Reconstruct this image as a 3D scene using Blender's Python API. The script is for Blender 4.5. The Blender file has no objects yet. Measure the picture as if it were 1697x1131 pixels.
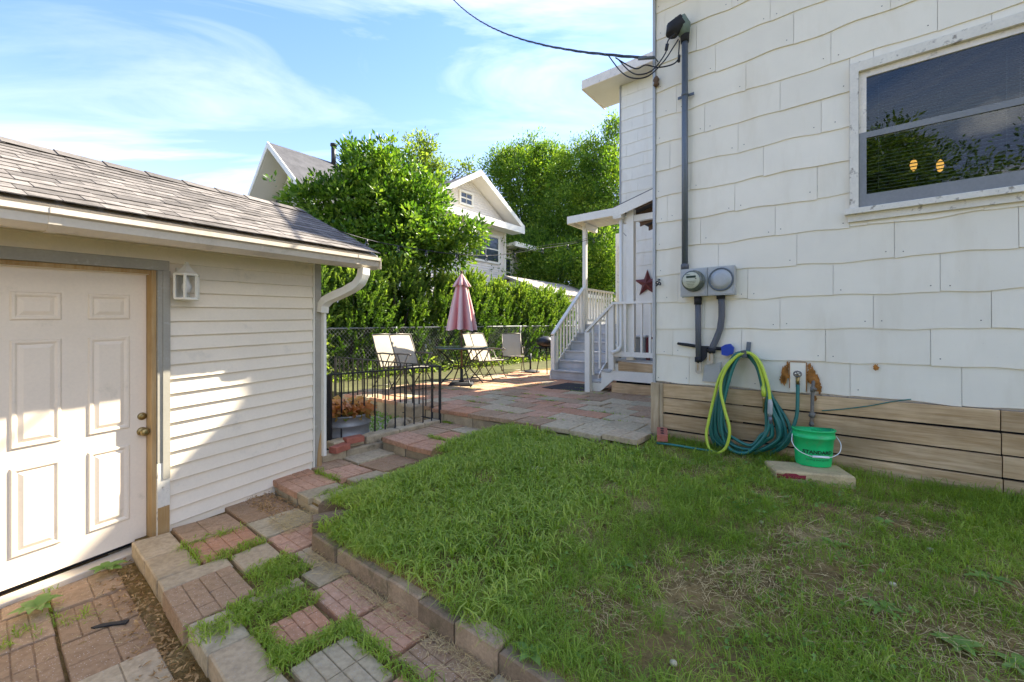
import bpy, math, random
import numpy as np
from mathutils import Vector, Matrix
random.seed(7); RNG = np.random.default_rng(11)
SC = bpy.context.scene
COL = SC.collection

# ------------------------------------------------------------------ camera, sky, sun, exposure
HC = 1.6                                    # eye height above the lowest paving
cam_d = bpy.data.cameras.new('camera'); cam = bpy.data.objects.new('camera', cam_d); COL.objects.link(cam)
cam.location = (0, 0, HC); cam.rotation_euler = (math.radians(90), 0, 0)
cam_d.sensor_width = 36; cam_d.lens = 36*700/1697
cam_d.shift_y = -20.5/1697
cam_d.clip_start = .05; cam_d.clip_end = 3000
SC.camera = cam
SUN_H = (.81, .58); SUN_EL = 40.4
sd = bpy.data.lights.new('sun', 'SUN'); sun = bpy.data.objects.new('sun', sd); COL.objects.link(sun)
sd.energy = 2.0; sd.angle = math.radians(.6); sd.color = (1, .92, .78)
hl = math.hypot(*SUN_H); ce = math.cos(math.radians(SUN_EL)); se = math.sin(math.radians(SUN_EL))
sun.rotation_euler = Vector((SUN_H[0]/hl*ce, SUN_H[1]/hl*ce, se)).to_track_quat('Z', 'Y').to_euler()
SC.view_settings.view_transform = 'Standard'; SC.view_settings.look = 'None'
SC.view_settings.gamma = 1; SC.view_settings.use_curve_mapping = False
SC.view_settings.exposure = 3.18

def N(nt, typ, **kw):
    n = nt.nodes.new(typ)
    for k, v in kw.items():
        if k.startswith('i_'): n.inputs[k[2:].replace('_', ' ')].default_value = v
        else: setattr(n, k, v)
    return n
def math_n(nt, op, a, b=None, c=None, clamp=False):
    n = nt.nodes.new('ShaderNodeMath'); n.operation = op; n.use_clamp = clamp
    for i, x in enumerate((a, b, c)):
        if x is None: continue
        if isinstance(x, (int, float)): n.inputs[i].default_value = x
        else: nt.links.new(x, n.inputs[i])
    return n.outputs[0]
def ramp(nt, fac, stops, interp='LINEAR'):
    r = nt.nodes.new('ShaderNodeValToRGB'); r.color_ramp.interpolation = interp
    e = r.color_ramp.elements
    while len(e) < len(stops): e.new(.5)
    for el, (p, c) in zip(e, stops):
        el.position = p; el.color = c if len(c) == 4 else (*c, 1)
    nt.links.new(fac, r.inputs[0]); return r.outputs[0]
def mixc(nt, fac, a, b, mode='MIX'):
    n = nt.nodes.new('ShaderNodeMix'); n.data_type = 'RGBA'; n.blend_type = mode
    for sock, x in ((n.inputs[0], fac), (n.inputs[6], a), (n.inputs[7], b)):
        if isinstance(x, (int, float)): sock.default_value = x
        elif isinstance(x, (tuple, list)): sock.default_value = (*x[:3], 1)
        else: nt.links.new(x, sock)
    return n.outputs[2]
def noise(nt, vec, scale, detail=4, rough=.55, dist=0):
    n = N(nt, 'ShaderNodeTexNoise'); n.inputs['Scale'].default_value = scale
    n.inputs['Detail'].default_value = detail; n.inputs['Roughness'].default_value = rough
    n.inputs['Distortion'].default_value = dist
    if vec is not None: nt.links.new(vec, n.inputs['Vector'])
    return n.outputs[0]
def mapping(nt, vec, scale=(1, 1, 1), rot=(0, 0, 0), loc=(0, 0, 0)):
    m = N(nt, 'ShaderNodeMapping'); m.inputs['Scale'].default_value = scale
    m.inputs['Rotation'].default_value = rot; m.inputs['Location'].default_value = loc
    nt.links.new(vec, m.inputs['Vector']); return m.outputs[0]

SKY = .15
w = bpy.data.worlds.new('World'); SC.world = w; w.use_nodes = True
nt = w.node_tree; nt.nodes.clear()
sky = N(nt, 'ShaderNodeTexSky', sky_type='NISHITA', sun_disc=False)
sky.sun_elevation = math.radians(SUN_EL); sky.sun_rotation = math.atan2(SUN_H[0], SUN_H[1])
sky.air_density = 1.0; sky.dust_density = .1; sky.ozone_density = 1.6; sky.altitude = 200
tc = N(nt, 'ShaderNodeTexCoord')
sx = N(nt, 'ShaderNodeSeparateXYZ'); nt.links.new(tc.outputs['Generated'], sx.inputs[0])
zz = math_n(nt, 'ADD', math_n(nt, 'MAXIMUM', sx.outputs[2], 0.0), .12)
cx = N(nt, 'ShaderNodeCombineXYZ')
nt.links.new(math_n(nt, 'DIVIDE', sx.outputs[0], zz), cx.inputs[0])
nt.links.new(math_n(nt, 'DIVIDE', sx.outputs[1], zz), cx.inputs[1])
# streaky high cirrus
mp = mapping(nt, cx.outputs[0], (.42, 1.25, 1), (0, 0, -.35), (1.3, 3.7, 0))
c1 = noise(nt, mp, 1.15, 9, .58, 1.6)
big = noise(nt, mapping(nt, cx.outputs[0], (.5, .6, 1), (0, 0, 0), (1.5, .4, 0)), .75, 2, .5)
cir = math_n(nt, 'MULTIPLY', ramp(nt, c1, [(.42, (0, 0, 0)), (.70, (1, 1, 1))]), ramp(nt, big, [(.40, (0, 0, 0)), (.62, (1, 1, 1))]))
# heaped summer clouds, thinning upwards; offset set so unseen ones add fill light
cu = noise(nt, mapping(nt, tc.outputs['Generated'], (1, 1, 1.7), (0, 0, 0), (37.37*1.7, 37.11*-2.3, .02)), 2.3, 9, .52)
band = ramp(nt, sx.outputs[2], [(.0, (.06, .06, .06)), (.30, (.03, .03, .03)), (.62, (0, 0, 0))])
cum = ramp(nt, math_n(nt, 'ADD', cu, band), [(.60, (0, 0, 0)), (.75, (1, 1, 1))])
cl = math_n(nt, 'MAXIMUM', math_n(nt, 'MULTIPLY', cir, .8), cum, clamp=True)
skyc = N(nt, 'ShaderNodeHueSaturation'); skyc.inputs['Saturation'].default_value = 1.3; skyc.inputs['Value'].default_value = .85
nt.links.new(sky.outputs[0], skyc.inputs['Color'])
skyt = mixc(nt, 1.0, mixc(nt, 1.0, skyc.outputs[0], (.70, .402, .375), 'MULTIPLY'), (.62, .80, 1.35), 'DARKEN')
circ = mixc(nt, math_n(nt, 'MULTIPLY', cir, .62), skyt, (1.7, 1.68, 1.72))
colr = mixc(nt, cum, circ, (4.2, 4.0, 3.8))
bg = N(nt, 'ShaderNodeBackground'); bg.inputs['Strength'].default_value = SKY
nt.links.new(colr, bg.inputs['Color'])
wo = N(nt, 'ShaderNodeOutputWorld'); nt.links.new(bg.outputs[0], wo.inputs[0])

# ------------------------------------------------------------------ frames
C0 = Vector((1.468, 4.31, 0)); UX, UY = .7785, -.6277; VX, VY = .6277, .7785
def HF(u, v, z): return Vector((C0.x+UX*u+VX*v, C0.y+UY*u+VY*v, z))          # the house's own axes
def to_uv(x, y):
    dx, dy = x-C0.x, y-C0.y
    return dx*UX+dy*UY, dx*VX+dy*VY
CG = 4.25; TILT = .031
GB = Vector((-2.594, 3.036, 0))
def GF(s, n, z): return Vector((GB.x+.4786*s+.878*n, GB.y+.878*s-.4786*n, z+TILT*s))   # the garage's own axes
def ray(px, py, Y): return Vector(((px-848.5)/700*Y, Y, HC-(py-545)/700*Y))
def grd(px, py, D):
    Y = D*700/(py-545); return Vector(((px-848.5)/700*Y, Y, HC-D))
def gw(px, py, n=0):                        # photo point on the garage wall -> (s, z)
    Y = 700*(CG-1.139*n)/(1230-px); X = (px-848.5)/700*Y
    s = (X-GB.x)*.4786+(Y-GB.y)*.878
    return s, HC-(py-545)/700*Y-TILT*s
def hw(px, py, v=0):                        # photo point on a plane parallel to the house front -> (u, z)
    r = (px-848.5)/700
    u = (r*(C0.y+VY*v)-C0.x-VX*v)/(UX-r*UY); Y = C0.y+UY*u+VY*v
    return u, HC-(py-545)/700*Y

# ------------------------------------------------------------------ mesh helpers
class MB:
    def __init__(s): s.v = []; s.f = []; s.m = []; s.sm = []
    def add(s, vs, fs, mi=0, smooth=False):
        b = len(s.v); s.v += [tuple(p) for p in vs]
        for f in fs: s.f.append(tuple(b+i for i in f)); s.m.append(mi); s.sm.append(smooth)
        return s
    def box(s, a0, a1, b0, b1, c0, c1, T=None, mi=0, ch=0):
        T = T or (lambda a, b, c: (a, b, c))
        if not ch:
            vs = [T(a, b, c) for c in (c0, c1) for b in (b0, b1) for a in (a0, a1)]
            s.add(vs, [(0, 2, 3, 1), (4, 5, 7, 6), (0, 1, 5, 4), (2, 6, 7, 3), (0, 4, 6, 2), (1, 3, 7, 5)], mi)
        else:                                # top edges chamfered
            q = lambda i, c: [T(a0+i, b0+i, c), T(a1-i, b0+i, c), T(a1-i, b1-i, c), T(a0+i, b1-i, c)]
            vs = q(0, c0)+q(0, c1-ch)+q(ch, c1)
            fs = [(3, 2, 1, 0), (8, 9, 10, 11)]
            for k in (0, 4):
                for i in range(4): j = (i+1) % 4; fs.append((k+i, k+j, k+4+j, k+4+i))
            s.add(vs, fs, mi)
        return s
    def prism(s, poly, d0, d1, T, mi=0):     # poly in (a,b), extruded along third axis via T(a,b,d)
        n = len(poly); vs = [T(a, b, d0) for a, b in poly]+[T(a, b, d1) for a, b in poly]
        fs = [tuple(range(n-1, -1, -1)), tuple(range(n, 2*n))]+[(i, (i+1) % n, n+(i+1) % n, n+i) for i in range(n)]
        return s.add(vs, fs, mi)
    def tube(s, pts, r, n=8, mi=0, closed=False, cap=True, smooth=True):
        P = [Vector(p) for p in pts]; m = len(P); rr = r if isinstance(r, (list, tuple)) else [r]*m
        t0 = (P[1]-P[0]).normalized(); up = Vector((0, 0, 1)) if abs(t0.z) < .9 else Vector((1, 0, 0))
        nr = t0.cross(up).normalized(); vs = []
        for i, p in enumerate(P):
            t = (P[(i+1) % m]-P[i-1]) if closed else (P[min(i+1, m-1)]-P[max(i-1, 0)])
            if t.length < 1e-9: t = t0
            t.normalize(); nr = (nr-t*nr.dot(t))
            if nr.length < 1e-6: nr = t.orthogonal()
            nr.normalize(); bn = t.cross(nr)
            for k in range(n):
                a = 2*math.pi*k/n; vs.append(p+(nr*math.cos(a)+bn*math.sin(a))*rr[i])
        fs = []
        for i in range(m if closed else m-1):
            j = (i+1) % m
            for k in range(n): l = (k+1) % n; fs.append((i*n+k, i*n+l, j*n+l, j*n+k))
        s.add(vs, fs, mi, smooth)
        if cap and not closed:
            b = len(s.v)-m*n; s.f += [tuple(b+k for k in range(n-1, -1, -1)), tuple(b+(m-1)*n+k for k in range(n))]
            s.m += [mi]*2; s.sm += [False]*2
        return s
    def lathe(s, prof, c, n=16, mi=0, axis='z', T=None, smooth=True):
        vs = []
        for r, h in prof:
            for k in range(n):
                a = 2*math.pi*k/n; x, y = r*math.cos(a), r*math.sin(a)
                if T: vs.append(T(x, y, h))
                else: vs.append((c[0]+x, c[1]+y, c[2]+h))
        fs = []
        for i in range(len(prof)-1):
            for k in range(n): l = (k+1) % n; fs.append((i*n+k, i*n+l, (i+1)*n+l, (i+1)*n+k))
        fs.append(tuple(range(n-1, -1, -1))); fs.append(tuple((len(prof)-1)*n+k for k in range(n)))
        return s.add(vs, fs, mi, smooth)
    def bar(s, p, q, w, h, mi=0, up=Vector((0, 0, 1))):
        p, q = Vector(p), Vector(q); d = (q-p).normalized()
        a = d.cross(up)
        if a.length < 1e-4: a = d.cross(Vector((1, 0, 0)))
        a.normalize(); b = a.cross(d).normalized(); a *= w/2; b *= h/2
        vs = [p-a-b, p+a-b, p+a+b, p-a+b, q-a-b, q+a-b, q+a+b, q-a+b]
        return s.add(vs, [(0, 1, 2, 3), (7, 6, 5, 4), (0, 4, 5, 1), (1, 5, 6, 2), (2, 6, 7, 3), (3, 7, 4, 0)], mi)
    def build(s, name, mats, parent=None):
        V = np.array(s.v, dtype=float); c = (V.min(0)+V.max(0))/2; V = V-c
        me = bpy.data.meshes.new(name); me.from_pydata(V.tolist(), [], s.f)
        for m in (mats if isinstance(mats, (list, tuple)) else [mats]): me.materials.append(m)
        if any(s.m): me.polygons.foreach_set('material_index', s.m)
        if any(s.sm): me.polygons.foreach_set('use_smooth', s.sm)
        me.update()
        return link(name, me, Vector(c), parent)
WL = {}
def link(name, me, loc, parent=None):
    o = bpy.data.objects.new(name, me); COL.objects.link(o); o.location = loc; WL[o] = Vector(loc)
    if parent is not None:
        o.parent = parent; o.matrix_parent_inverse = Matrix.Translation(-WL[parent])
    return o
def tag(o, label=None, cat=None, group=None, kind=None):
    if label: o['label'] = label
    if cat: o['category'] = cat
    if group: o['group'] = group
    if kind: o['kind'] = kind
    return o
def thing(name, label, cat, loc=(0, 0, 0), group=None):
    o = bpy.data.objects.new(name, None); COL.objects.link(o); o.location = loc; WL[o] = Vector(loc); o.empty_display_size = .2
    return tag(o, label, cat, group)
def struct(o): o['kind'] = 'structure'; return o
def stuff(o): o['kind'] = 'stuff'; return o
def kids(o): return [c for c in COL.objects if c.parent == o]
def copy_tree(o, parent=None):
    c = o.copy(); COL.objects.link(c); WL[c] = WL[o].copy()
    if parent is not None: c.parent = parent
    for ch in kids(o): copy_tree(ch, c)
    return c
def nmesh(name, V, F, mats, parent=None, tint=None, nside=4):
    V = np.asarray(V, dtype=np.float32); F = np.asarray(F, dtype=np.int32)
    c = (V.min(0)+V.max(0))/2; V = V-c
    me = bpy.data.meshes.new(name); me.vertices.add(len(V)); me.vertices.foreach_set('co', V.ravel())
    k = F.shape[1]; me.loops.add(F.size); me.polygons.add(len(F)); me.loops.foreach_set('vertex_index', F.ravel())
    me.polygons.foreach_set('loop_start', np.arange(0, F.size, k, dtype=np.int32))
    me.polygons.foreach_set('loop_total', np.full(len(F), k, dtype=np.int32))
    for m in (mats if isinstance(mats, (list, tuple)) else [mats]): me.materials.append(m)
    if tint is not None:
        a = me.attributes.new('tint', 'FLOAT', 'POINT'); a.data.foreach_set('value', np.asarray(tint, dtype=np.float32))
    me.update(calc_edges=True)
    return link(name, me, Vector(c.tolist()), parent)

# ------------------------------------------------------------------ materials
def base(name):
    m = bpy.data.materials.new(name); m.use_nodes = True; nt = m.node_tree
    b = nt.nodes['Principled BSDF']; return m, nt, b
def bump(nt, b, h, strength, dist=.01):
    n = N(nt, 'ShaderNodeBump'); n.inputs['Strength'].default_value = strength; n.inputs['Distance'].default_value = dist
    nt.links.new(h, n.inputs['Height']); nt.links.new(n.outputs[0], b.inputs['Normal'])
def pos(nt): return N(nt, 'ShaderNodeNewGeometry').outputs['Position']
def mat(name, c, rough=.7, var=.15, sc=6, fine=60, bs=.15, bd=.004, rnd=0, metal=0, spec=.4, dirt=None, dsc=3, dlo=.55, dhi=.75):
    m, nt, b = base(name); P = pos(nt)
    n1 = noise(nt, P, sc, 5); n2 = noise(nt, P, fine, 3)
    mx = math_n(nt, 'ADD', math_n(nt, 'MULTIPLY', n1, .6), math_n(nt, 'MULTIPLY', n2, .4))
    lo = tuple(x*(1-var) for x in c); hi = tuple(min(1, x*(1+var)) for x in c)
    col = ramp(nt, mx, [(.33, lo), (.67, hi)])
    if rnd:
        oi = N(nt, 'ShaderNodeObjectInfo')
        f = math_n(nt, 'MULTIPLY_ADD', oi.outputs['Random'], 2*rnd, 1-rnd)
        cc = N(nt, 'ShaderNodeCombineXYZ')
        for i in range(3): nt.links.new(f, cc.inputs[i])
        col = mixc(nt, 1.0, col, cc.outputs[0], 'MULTIPLY')
    if dirt:
        d = noise(nt, P, dsc, 6, .65)
        col = mixc(nt, ramp(nt, d, [(dlo, (0, 0, 0)), (dhi, (1, 1, 1))]), col, dirt)
    nt.links.new(col, b.inputs['Base Color'])
    b.inputs['Roughness'].default_value = rough; b.inputs['Metallic'].default_value = metal
    b.inputs['Specular IOR Level'].default_value = spec
    if bs: bump(nt, b, mx, bs, bd)
    return m
def wood(name, c1, c2, ang, rough=.85, grain=1.0, rnd=.12, knots=True, vert=False):
    m, nt, b = base(name); P = pos(nt)
    oi = N(nt, 'ShaderNodeObjectInfo')
    off = N(nt, 'ShaderNodeVectorMath', operation='SCALE'); off.inputs[0].default_value = (13, 7, 5); nt.links.new(oi.outputs['Random'], off.inputs['Scale'])
    ad = N(nt, 'ShaderNodeVectorMath', operation='ADD'); nt.links.new(P, ad.inputs[0]); nt.links.new(off.outputs[0], ad.inputs[1])
    r = mapping(nt, ad.outputs[0], (1, 1, 1), (0, 0, ang))
    s = mapping(nt, r, (14, 14, .9) if vert else (.9, 14, 14))
    g1 = noise(nt, s, 1.6*grain, 6, .6, 1.4); g2 = noise(nt, s, 7*grain, 4, .6, .3)
    mx = math_n(nt, 'ADD', math_n(nt, 'MULTIPLY', g1, .65), math_n(nt, 'MULTIPLY', g2, .35))
    big = noise(nt, P, 2.3, 4)
    col = mixc(nt, ramp(nt, mx, [(.36, (0, 0, 0)), (.62, (1, 1, 1))]), c1, c2)
    col = mixc(nt, ramp(nt, big, [(.4, (0, 0, 0)), (.7, (.55, .55, .55))]), col, tuple(x*.55 for x in c1))
    f = math_n(nt, 'MULTIPLY_ADD', oi.outputs['Random'], 2*rnd, 1-rnd)
    cc = N(nt, 'ShaderNodeCombineXYZ')
    for i in range(3): nt.links.new(f, cc.inputs[i])
    col = mixc(nt, 1.0, col, cc.outputs[0], 'MULTIPLY')
    nt.links.new(col, b.inputs['Base Color']); b.inputs['Roughness'].default_value = rough; b.inputs['Specular IOR Level'].default_value = .25
    bump(nt, b, mx, .35, .004); return m
def foliage(name, ca, cb, cc_, trans=.35, rough=.5, sc=1.2, tint=True):
    m = bpy.data.materials.new(name); m.use_nodes = True; nt = m.node_tree; b = nt.nodes['Principled BSDF']
    P = pos(nt); n1 = noise(nt, P, sc, 4)
    if tint:
        at = N(nt, 'ShaderNodeAttribute', attribute_name='tint'); fac = math_n(nt, 'ADD', math_n(nt, 'MULTIPLY', n1, .45), math_n(nt, 'MULTIPLY', at.outputs['Fac'], .55))
    else: fac = n1
    col = ramp(nt, fac, [(.25, ca), (.5, cb), (.78, cc_)])
    nt.links.new(col, b.inputs['Base Color']); b.inputs['Roughness'].default_value = rough; b.inputs['Specular IOR Level'].default_value = .3
    t = N(nt, 'ShaderNodeBsdfTranslucent')
    tcol = mixc(nt, 1.0, col, (1.5, 1.6, .6), 'MULTIPLY'); nt.links.new(tcol, t.inputs['Color'])
    mx = N(nt, 'ShaderNodeMixShader'); mx.inputs[0].default_value = trans
    nt.links.new(b.outputs[0], mx.inputs[1]); nt.links.new(t.outputs[0], mx.inputs[2])
    nt.links.new(mx.outputs[0], nt.nodes['Material Output'].inputs[0]); return m
def glass(name, ior=1.55, tintc=(.9, .93, .92), boost=1.0):
    m = bpy.data.materials.new(name); m.use_nodes = True; nt = m.node_tree; nt.nodes.remove(nt.nodes['Principled BSDF'])
    tr = N(nt, 'ShaderNodeBsdfTransparent'); tr.inputs[0].default_value = (*tintc, 1)
    gl = N(nt, 'ShaderNodeBsdfGlossy'); gl.inputs['Roughness'].default_value = .01
    fr = N(nt, 'ShaderNodeFresnel'); fr.inputs['IOR'].default_value = ior
    P = pos(nt); h = noise(nt, P, 5, 2); bn = N(nt, 'ShaderNodeBump'); bn.inputs['Strength'].default_value = .02; bn.inputs['Distance'].default_value = .02
    nt.links.new(h, bn.inputs['Height']); nt.links.new(bn.outputs[0], gl.inputs['Normal'])
    mx = N(nt, 'ShaderNodeMixShader'); nt.links.new(math_n(nt, 'MULTIPLY', fr.outputs[0], boost, clamp=True), mx.inputs[0])
    nt.links.new(tr.outputs[0], mx.inputs[1]); nt.links.new(gl.outputs[0], mx.inputs[2])
    nt.links.new(mx.outputs[0], nt.nodes['Material Output'].inputs[0]); return m
def paver_mat(name, ca, cb, speck=(.72, .62, .55), moss=.42):
    m, nt, b = base(name); P = pos(nt); oi = N(nt, 'ShaderNodeObjectInfo')
    n1 = noise(nt, P, 5, 6, .6); n2 = noise(nt, P, 180, 3, .6); n3 = noise(nt, P, 32, 4, .6)
    f = math_n(nt, 'ADD', math_n(nt, 'MULTIPLY', oi.outputs['Random'], .5), math_n(nt, 'MULTIPLY', n1, .5))
    col = ramp(nt, f, [(.2, ca), (.8, cb)])
    col = mixc(nt, ramp(nt, n3, [(.35, (.5, .5, .5)), (.6, (0, 0, 0))]), col, tuple(x*.62 for x in ca))
    sp = N(nt, 'ShaderNodeTexVoronoi'); sp.inputs['Scale'].default_value = 75; nt.links.new(P, sp.inputs['Vector'])
    sm = ramp(nt, sp.outputs['Distance'], [(.10, (.8, .8, .8)), (.2, (0, 0, 0))])
    col = mixc(nt, sm, col, speck)
    d = noise(nt, P, 2.6, 6, .65)
    col = mixc(nt, ramp(nt, d, [(.52, (0, 0, 0)), (.78, (moss, moss, moss))]), col, (.15, .12, .065))
    nt.links.new(col, b.inputs['Base Color']); b.inputs['Roughness'].default_value = .9; b.inputs['Specular IOR Level'].default_value = .2
    bump(nt, b, math_n(nt, 'ADD', n2, math_n(nt, 'MULTIPLY', n3, 1.5)), .5, .003); return m

ANG = math.atan2(-UY, UX)                    # turns the house's wall direction onto x
M = {}
M['white'] = mat('white_paint', (.84, .805, .69), .55, .06, 3, 40, .06, rnd=.02, dirt=(.5, .48, .42), dlo=.6, dhi=.95)
M['trim'] = mat('aged_white_paint', (.78, .71, .60), .6, .12, 6, 60, .25, dirt=(.3, .28, .24), dsc=14, dlo=.58, dhi=.72)
M['peel'] = mat('peeling_paint', (.74, .69, .57), .65, .1, 8, 60, .4, .006, dirt=(.32, .28, .22), dsc=16, dlo=.58, dhi=.66)
M['vinyl'] = mat('vinyl_siding', (.84, .74, .575), .5, .05, 2.5, 50, .06, rnd=.03, dirt=(.42, .39, .32), dsc=3.5, dlo=.6, dhi=.95)
M['doorpaint'] = mat('door_paint', (.86, .73, .56), .42, .05, 3, 60, .05, dirt=(.5, .42, .28), dsc=5, dlo=.62, dhi=.9)
M['casing'] = mat('grey_casing', (.36, .335, .27), .5, .1, 5, 60, .1, dirt=(.45, .43, .38), dsc=12, dlo=.6, dhi=.7)
M['barewood'] = wood('bare_yellow_wood', (.42, .25, .09), (.52, .36, .18), 0, vert=True)
M['gutter'] = mat('aluminium_gutter', (.66, .58, .46), .35, .06, 3, 60, .04, metal=.25, spec=.5, dirt=(.34, .29, .22), dsc=4, dlo=.52, dhi=.9)
M['drip'] = mat('tan_drip_edge', (.52, .45, .34), .5, .08, 3, 60, .05)
M['asphalt'] = mat('asphalt_shingle', (.18, .162, .145), .95, .35, 14, 260, .8, .004, rnd=.33, spec=.15)
M['asphalt_far'] = mat('grey_roof_shingle', (.10, .098, .10), .95, .25, 2, 9, .4, .02, spec=.15)
M['dark'] = mat('shade_black', (.012, .012, .012), .95, .1, bs=0)  # flat near-black that stands in for shade in gaps and holes
M['soil'] = mat('soil', (.23, .155, .062), .98, .45, 9, 60, 1, .04, spec=.05, dirt=(.38, .28, .125), dsc=3.2, dlo=.5, dhi=.7)
M['sand'] = mat('pale_gravel', (.42, .37, .28), .98, .3, 9, 110, .9, .015, spec=.1)
M['earth'] = mat('earth', (.10, .10, .045), .98, .4, .5, 8, .5, .05, spec=.1)
M['conduit'] = mat('grey_conduit', (.13, .15, .165), .45, .12, 4, 50, .06, metal=.4)
M['pvc'] = mat('grey_plastic_conduit', (.10, .105, .115), .5, .1, 4, 50, .04)
M['fencewire'] = mat('fence_wire', (.20, .21, .20), .55, .1, 6, 60, .05, metal=.3)
M['galv'] = mat('meter_steel', (.42, .43, .41), .5, .08, 6, 60, .05, metal=.3)
M['black'] = mat('black_metal', (.012, .012, .013), .42, .2, 8, 80, .1, spec=.5)
M['rubber'] = mat('black_rubber', (.018, .018, .02), .7, .2, 8, 80, .2)
M['bronze'] = mat('bronze_tube', (.13, .115, .09), .45, .12, 8, 60, .05, metal=.4)
M['sling'] = mat('beige_sling', (.44, .39, .29), .8, .08, 5, 300, .2, .001)
M['tabletop'] = mat('table_glass_top', (.06, .075, .07), .18, .1, 4, 50, 0, spec=.6)
M['stone'] = mat('tan_wall_stone', (.42, .34, .22), .95, .25, 9, 90, .8, .008, rnd=.2, spec=.15, dirt=(.13, .11, .07), dsc=5)
M['brick'] = mat('red_brick', (.36, .13, .085), .9, .2, 12, 120, .5, .004, rnd=.12, spec=.15)
M['curb'] = mat('edging_brick', (.34, .245, .155), .95, .3, 9, 90, .7, .006, rnd=.3, spec=.15, dirt=(.12, .11, .055), dsc=7)
M['p_red'] = paver_mat('red_paver', (.52, .26, .14), (.61, .375, .245))
M['p_brown'] = paver_mat('brown_paver', (.37, .235, .13), (.50, .34, .21))
M['p_tan'] = paver_mat('tan_paver', (.48, .36, .215), (.58, .455, .295), (.45, .42, .36))
M['p_grey'] = paver_mat('grey_paver', (.44, .35, .215), (.58, .475, .31), (.4, .38, .34))
M['skirt'] = wood('weathered_plank', (.44, .28, .125), (.72, .52, .30), ANG)
M['post'] = wood('weathered_post', (.38, .27, .15), (.56, .45, .29), ANG, vert=True)
M['greywood'] = wood('grey_painted_tread', (.46, .46, .44), (.60, .59, .56), ANG, .7)
M['rafter'] = wood('brown_rafter', (.14, .085, .05), (.24, .16, .1), ANG)
M['bark'] = mat('bark', (.09, .07, .055), .95, .4, 5, 30, .9, .03)
M['hose'] = mat('green_hose', (.018, .155, .125), .38, .12, 6, 60, .03, spec=.5)
M['lime'] = mat('lime_hose', (.50, .62, .06), .4, .08, 6, 60, .03)
M['bucket'] = mat('green_plastic', (.012, .52, .15), .42, .1, 5, 60, .03, spec=.45, dirt=(.12, .36, .12), dsc=9, dlo=.55, dhi=.85)
M['ink'] = mat('black_print', (.01, .03, .015), .6, .1, bs=0)
M['plasticwhite'] = mat('white_plastic', (.8, .8, .78), .4, .03, bs=0)
M['slab'] = mat('mossy_concrete', (.50, .38, .20), .95, .25, 9, 90, .6, .006, dirt=(.13, .10, .05), dsc=6)
M['redpaint'] = mat('old_red_paint', (.22, .02, .03), .7, .3, 20, 90, .3)
M['rust'] = mat('rust', (.36, .15, .03), .9, .5, 25, 120, .4, .003)
M['pipe'] = mat('old_galvanized_pipe', (.19, .175, .145), .7, .3, 20, 90, .5, .003, metal=.3, dirt=(.28, .13, .04), dsc=18)
M['brass'] = mat('aged_brass', (.34, .25, .10), .35, .15, 12, 80, .05, metal=.8)
M['blue'] = mat('blue_plastic', (.01, .05, .35), .45, .1, 20, 90, .2)
M['star'] = mat('barn_star_metal', (.19, .055, .05), .5, .15, 6, 60, .1, metal=.3)
M['darkred'] = mat('dark_red_paint', (.16, .018, .02), .6, .12, 5, 50, .1)
M['cable'] = mat('black_cable', (.012, .012, .016), .5, .1, bs=0)
M['tub'] = mat('galvanized_tub', (.24, .25, .25), .5, .15, 6, 60, .1, metal=.5)
M['mat'] = mat('door_mat', (.035, .032, .03), .95, .3, 30, 200, .6, .003)
M['pink'] = None
M['soffit'] = mat('soffit_board', (.62, .60, .54), .6, .06, 2, 40, .05)
M['nhouse'] = mat('neighbour_siding', (.78, .73, .65), .6, .04, 1, 20, 0)
M['farglass'] = mat('window_glass_far', (.05, .065, .08), .06, .2, 1, 5, 0, spec=.8)
M['tanroof'] = mat('tan_roof', (.34, .30, .25), .9, .12, 2, 30, .2)
M['straw'] = mat('straw', (.58, .44, .20), .9, .25, 25, 200, 0)
M['litter'] = mat('dry_leaf', (.42, .26, .11), .9, .4, 25, 200, 0)
M['pebble'] = mat('pebble', (.55, .46, .32), .9, .25, 25, 200, .2)
M['glass'] = glass('window_glass', 1.5, (.80, .84, .82))
M['glassbulb'] = glass('clear_bulb_glass', 1.5, (.97, .97, .97))
M['lampglass'] = mat('frosted_bulb', (.75, .72, .66), .3, .03, bs=0)
M['blind'] = mat('window_blind_slat', (.26, .27, .28), .5, .04, bs=0)
M['grass'] = foliage('grass_blade', (.165, .25, .024), (.275, .39, .042), (.44, .51, .10), .38, .45, 3)
M['leaf'] = foliage('magnolia_leaf', (.03, .08, .010), (.10, .20, .022), (.27, .36, .055), .36, .38, .9)
M['maple'] = foliage('maple_leaf', (.035, .085, .012), (.12, .22, .024), (.32, .40, .05), .4, .5, .5)
M['pale'] = foliage('pale_leaf', (.11, .17, .03), (.22, .29, .05), (.36, .42, .10), .42, .5, .5)
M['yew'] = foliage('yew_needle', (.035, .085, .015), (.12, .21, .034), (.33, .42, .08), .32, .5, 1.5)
M['weed'] = foliage('weed_leaf', (.13, .23, .05), (.20, .33, .07), (.30, .42, .12), .3, .5, 6, tint=False)
M['coleus'] = foliage('coleus_leaf', (.14, .20, .04), (.50, .18, .06), (.70, .42, .22), .3, .5, 14)
def emit(name, c, s):
    m, nt, b = base(name); b.inputs['Emission Color'].default_value = (*c, 1); b.inputs['Emission Strength'].default_value = s
    b.inputs['Base Color'].default_value = (*c, 1); return m
M['lit'] = emit('lit_bulb', (1, .50, .12), .16)
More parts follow.
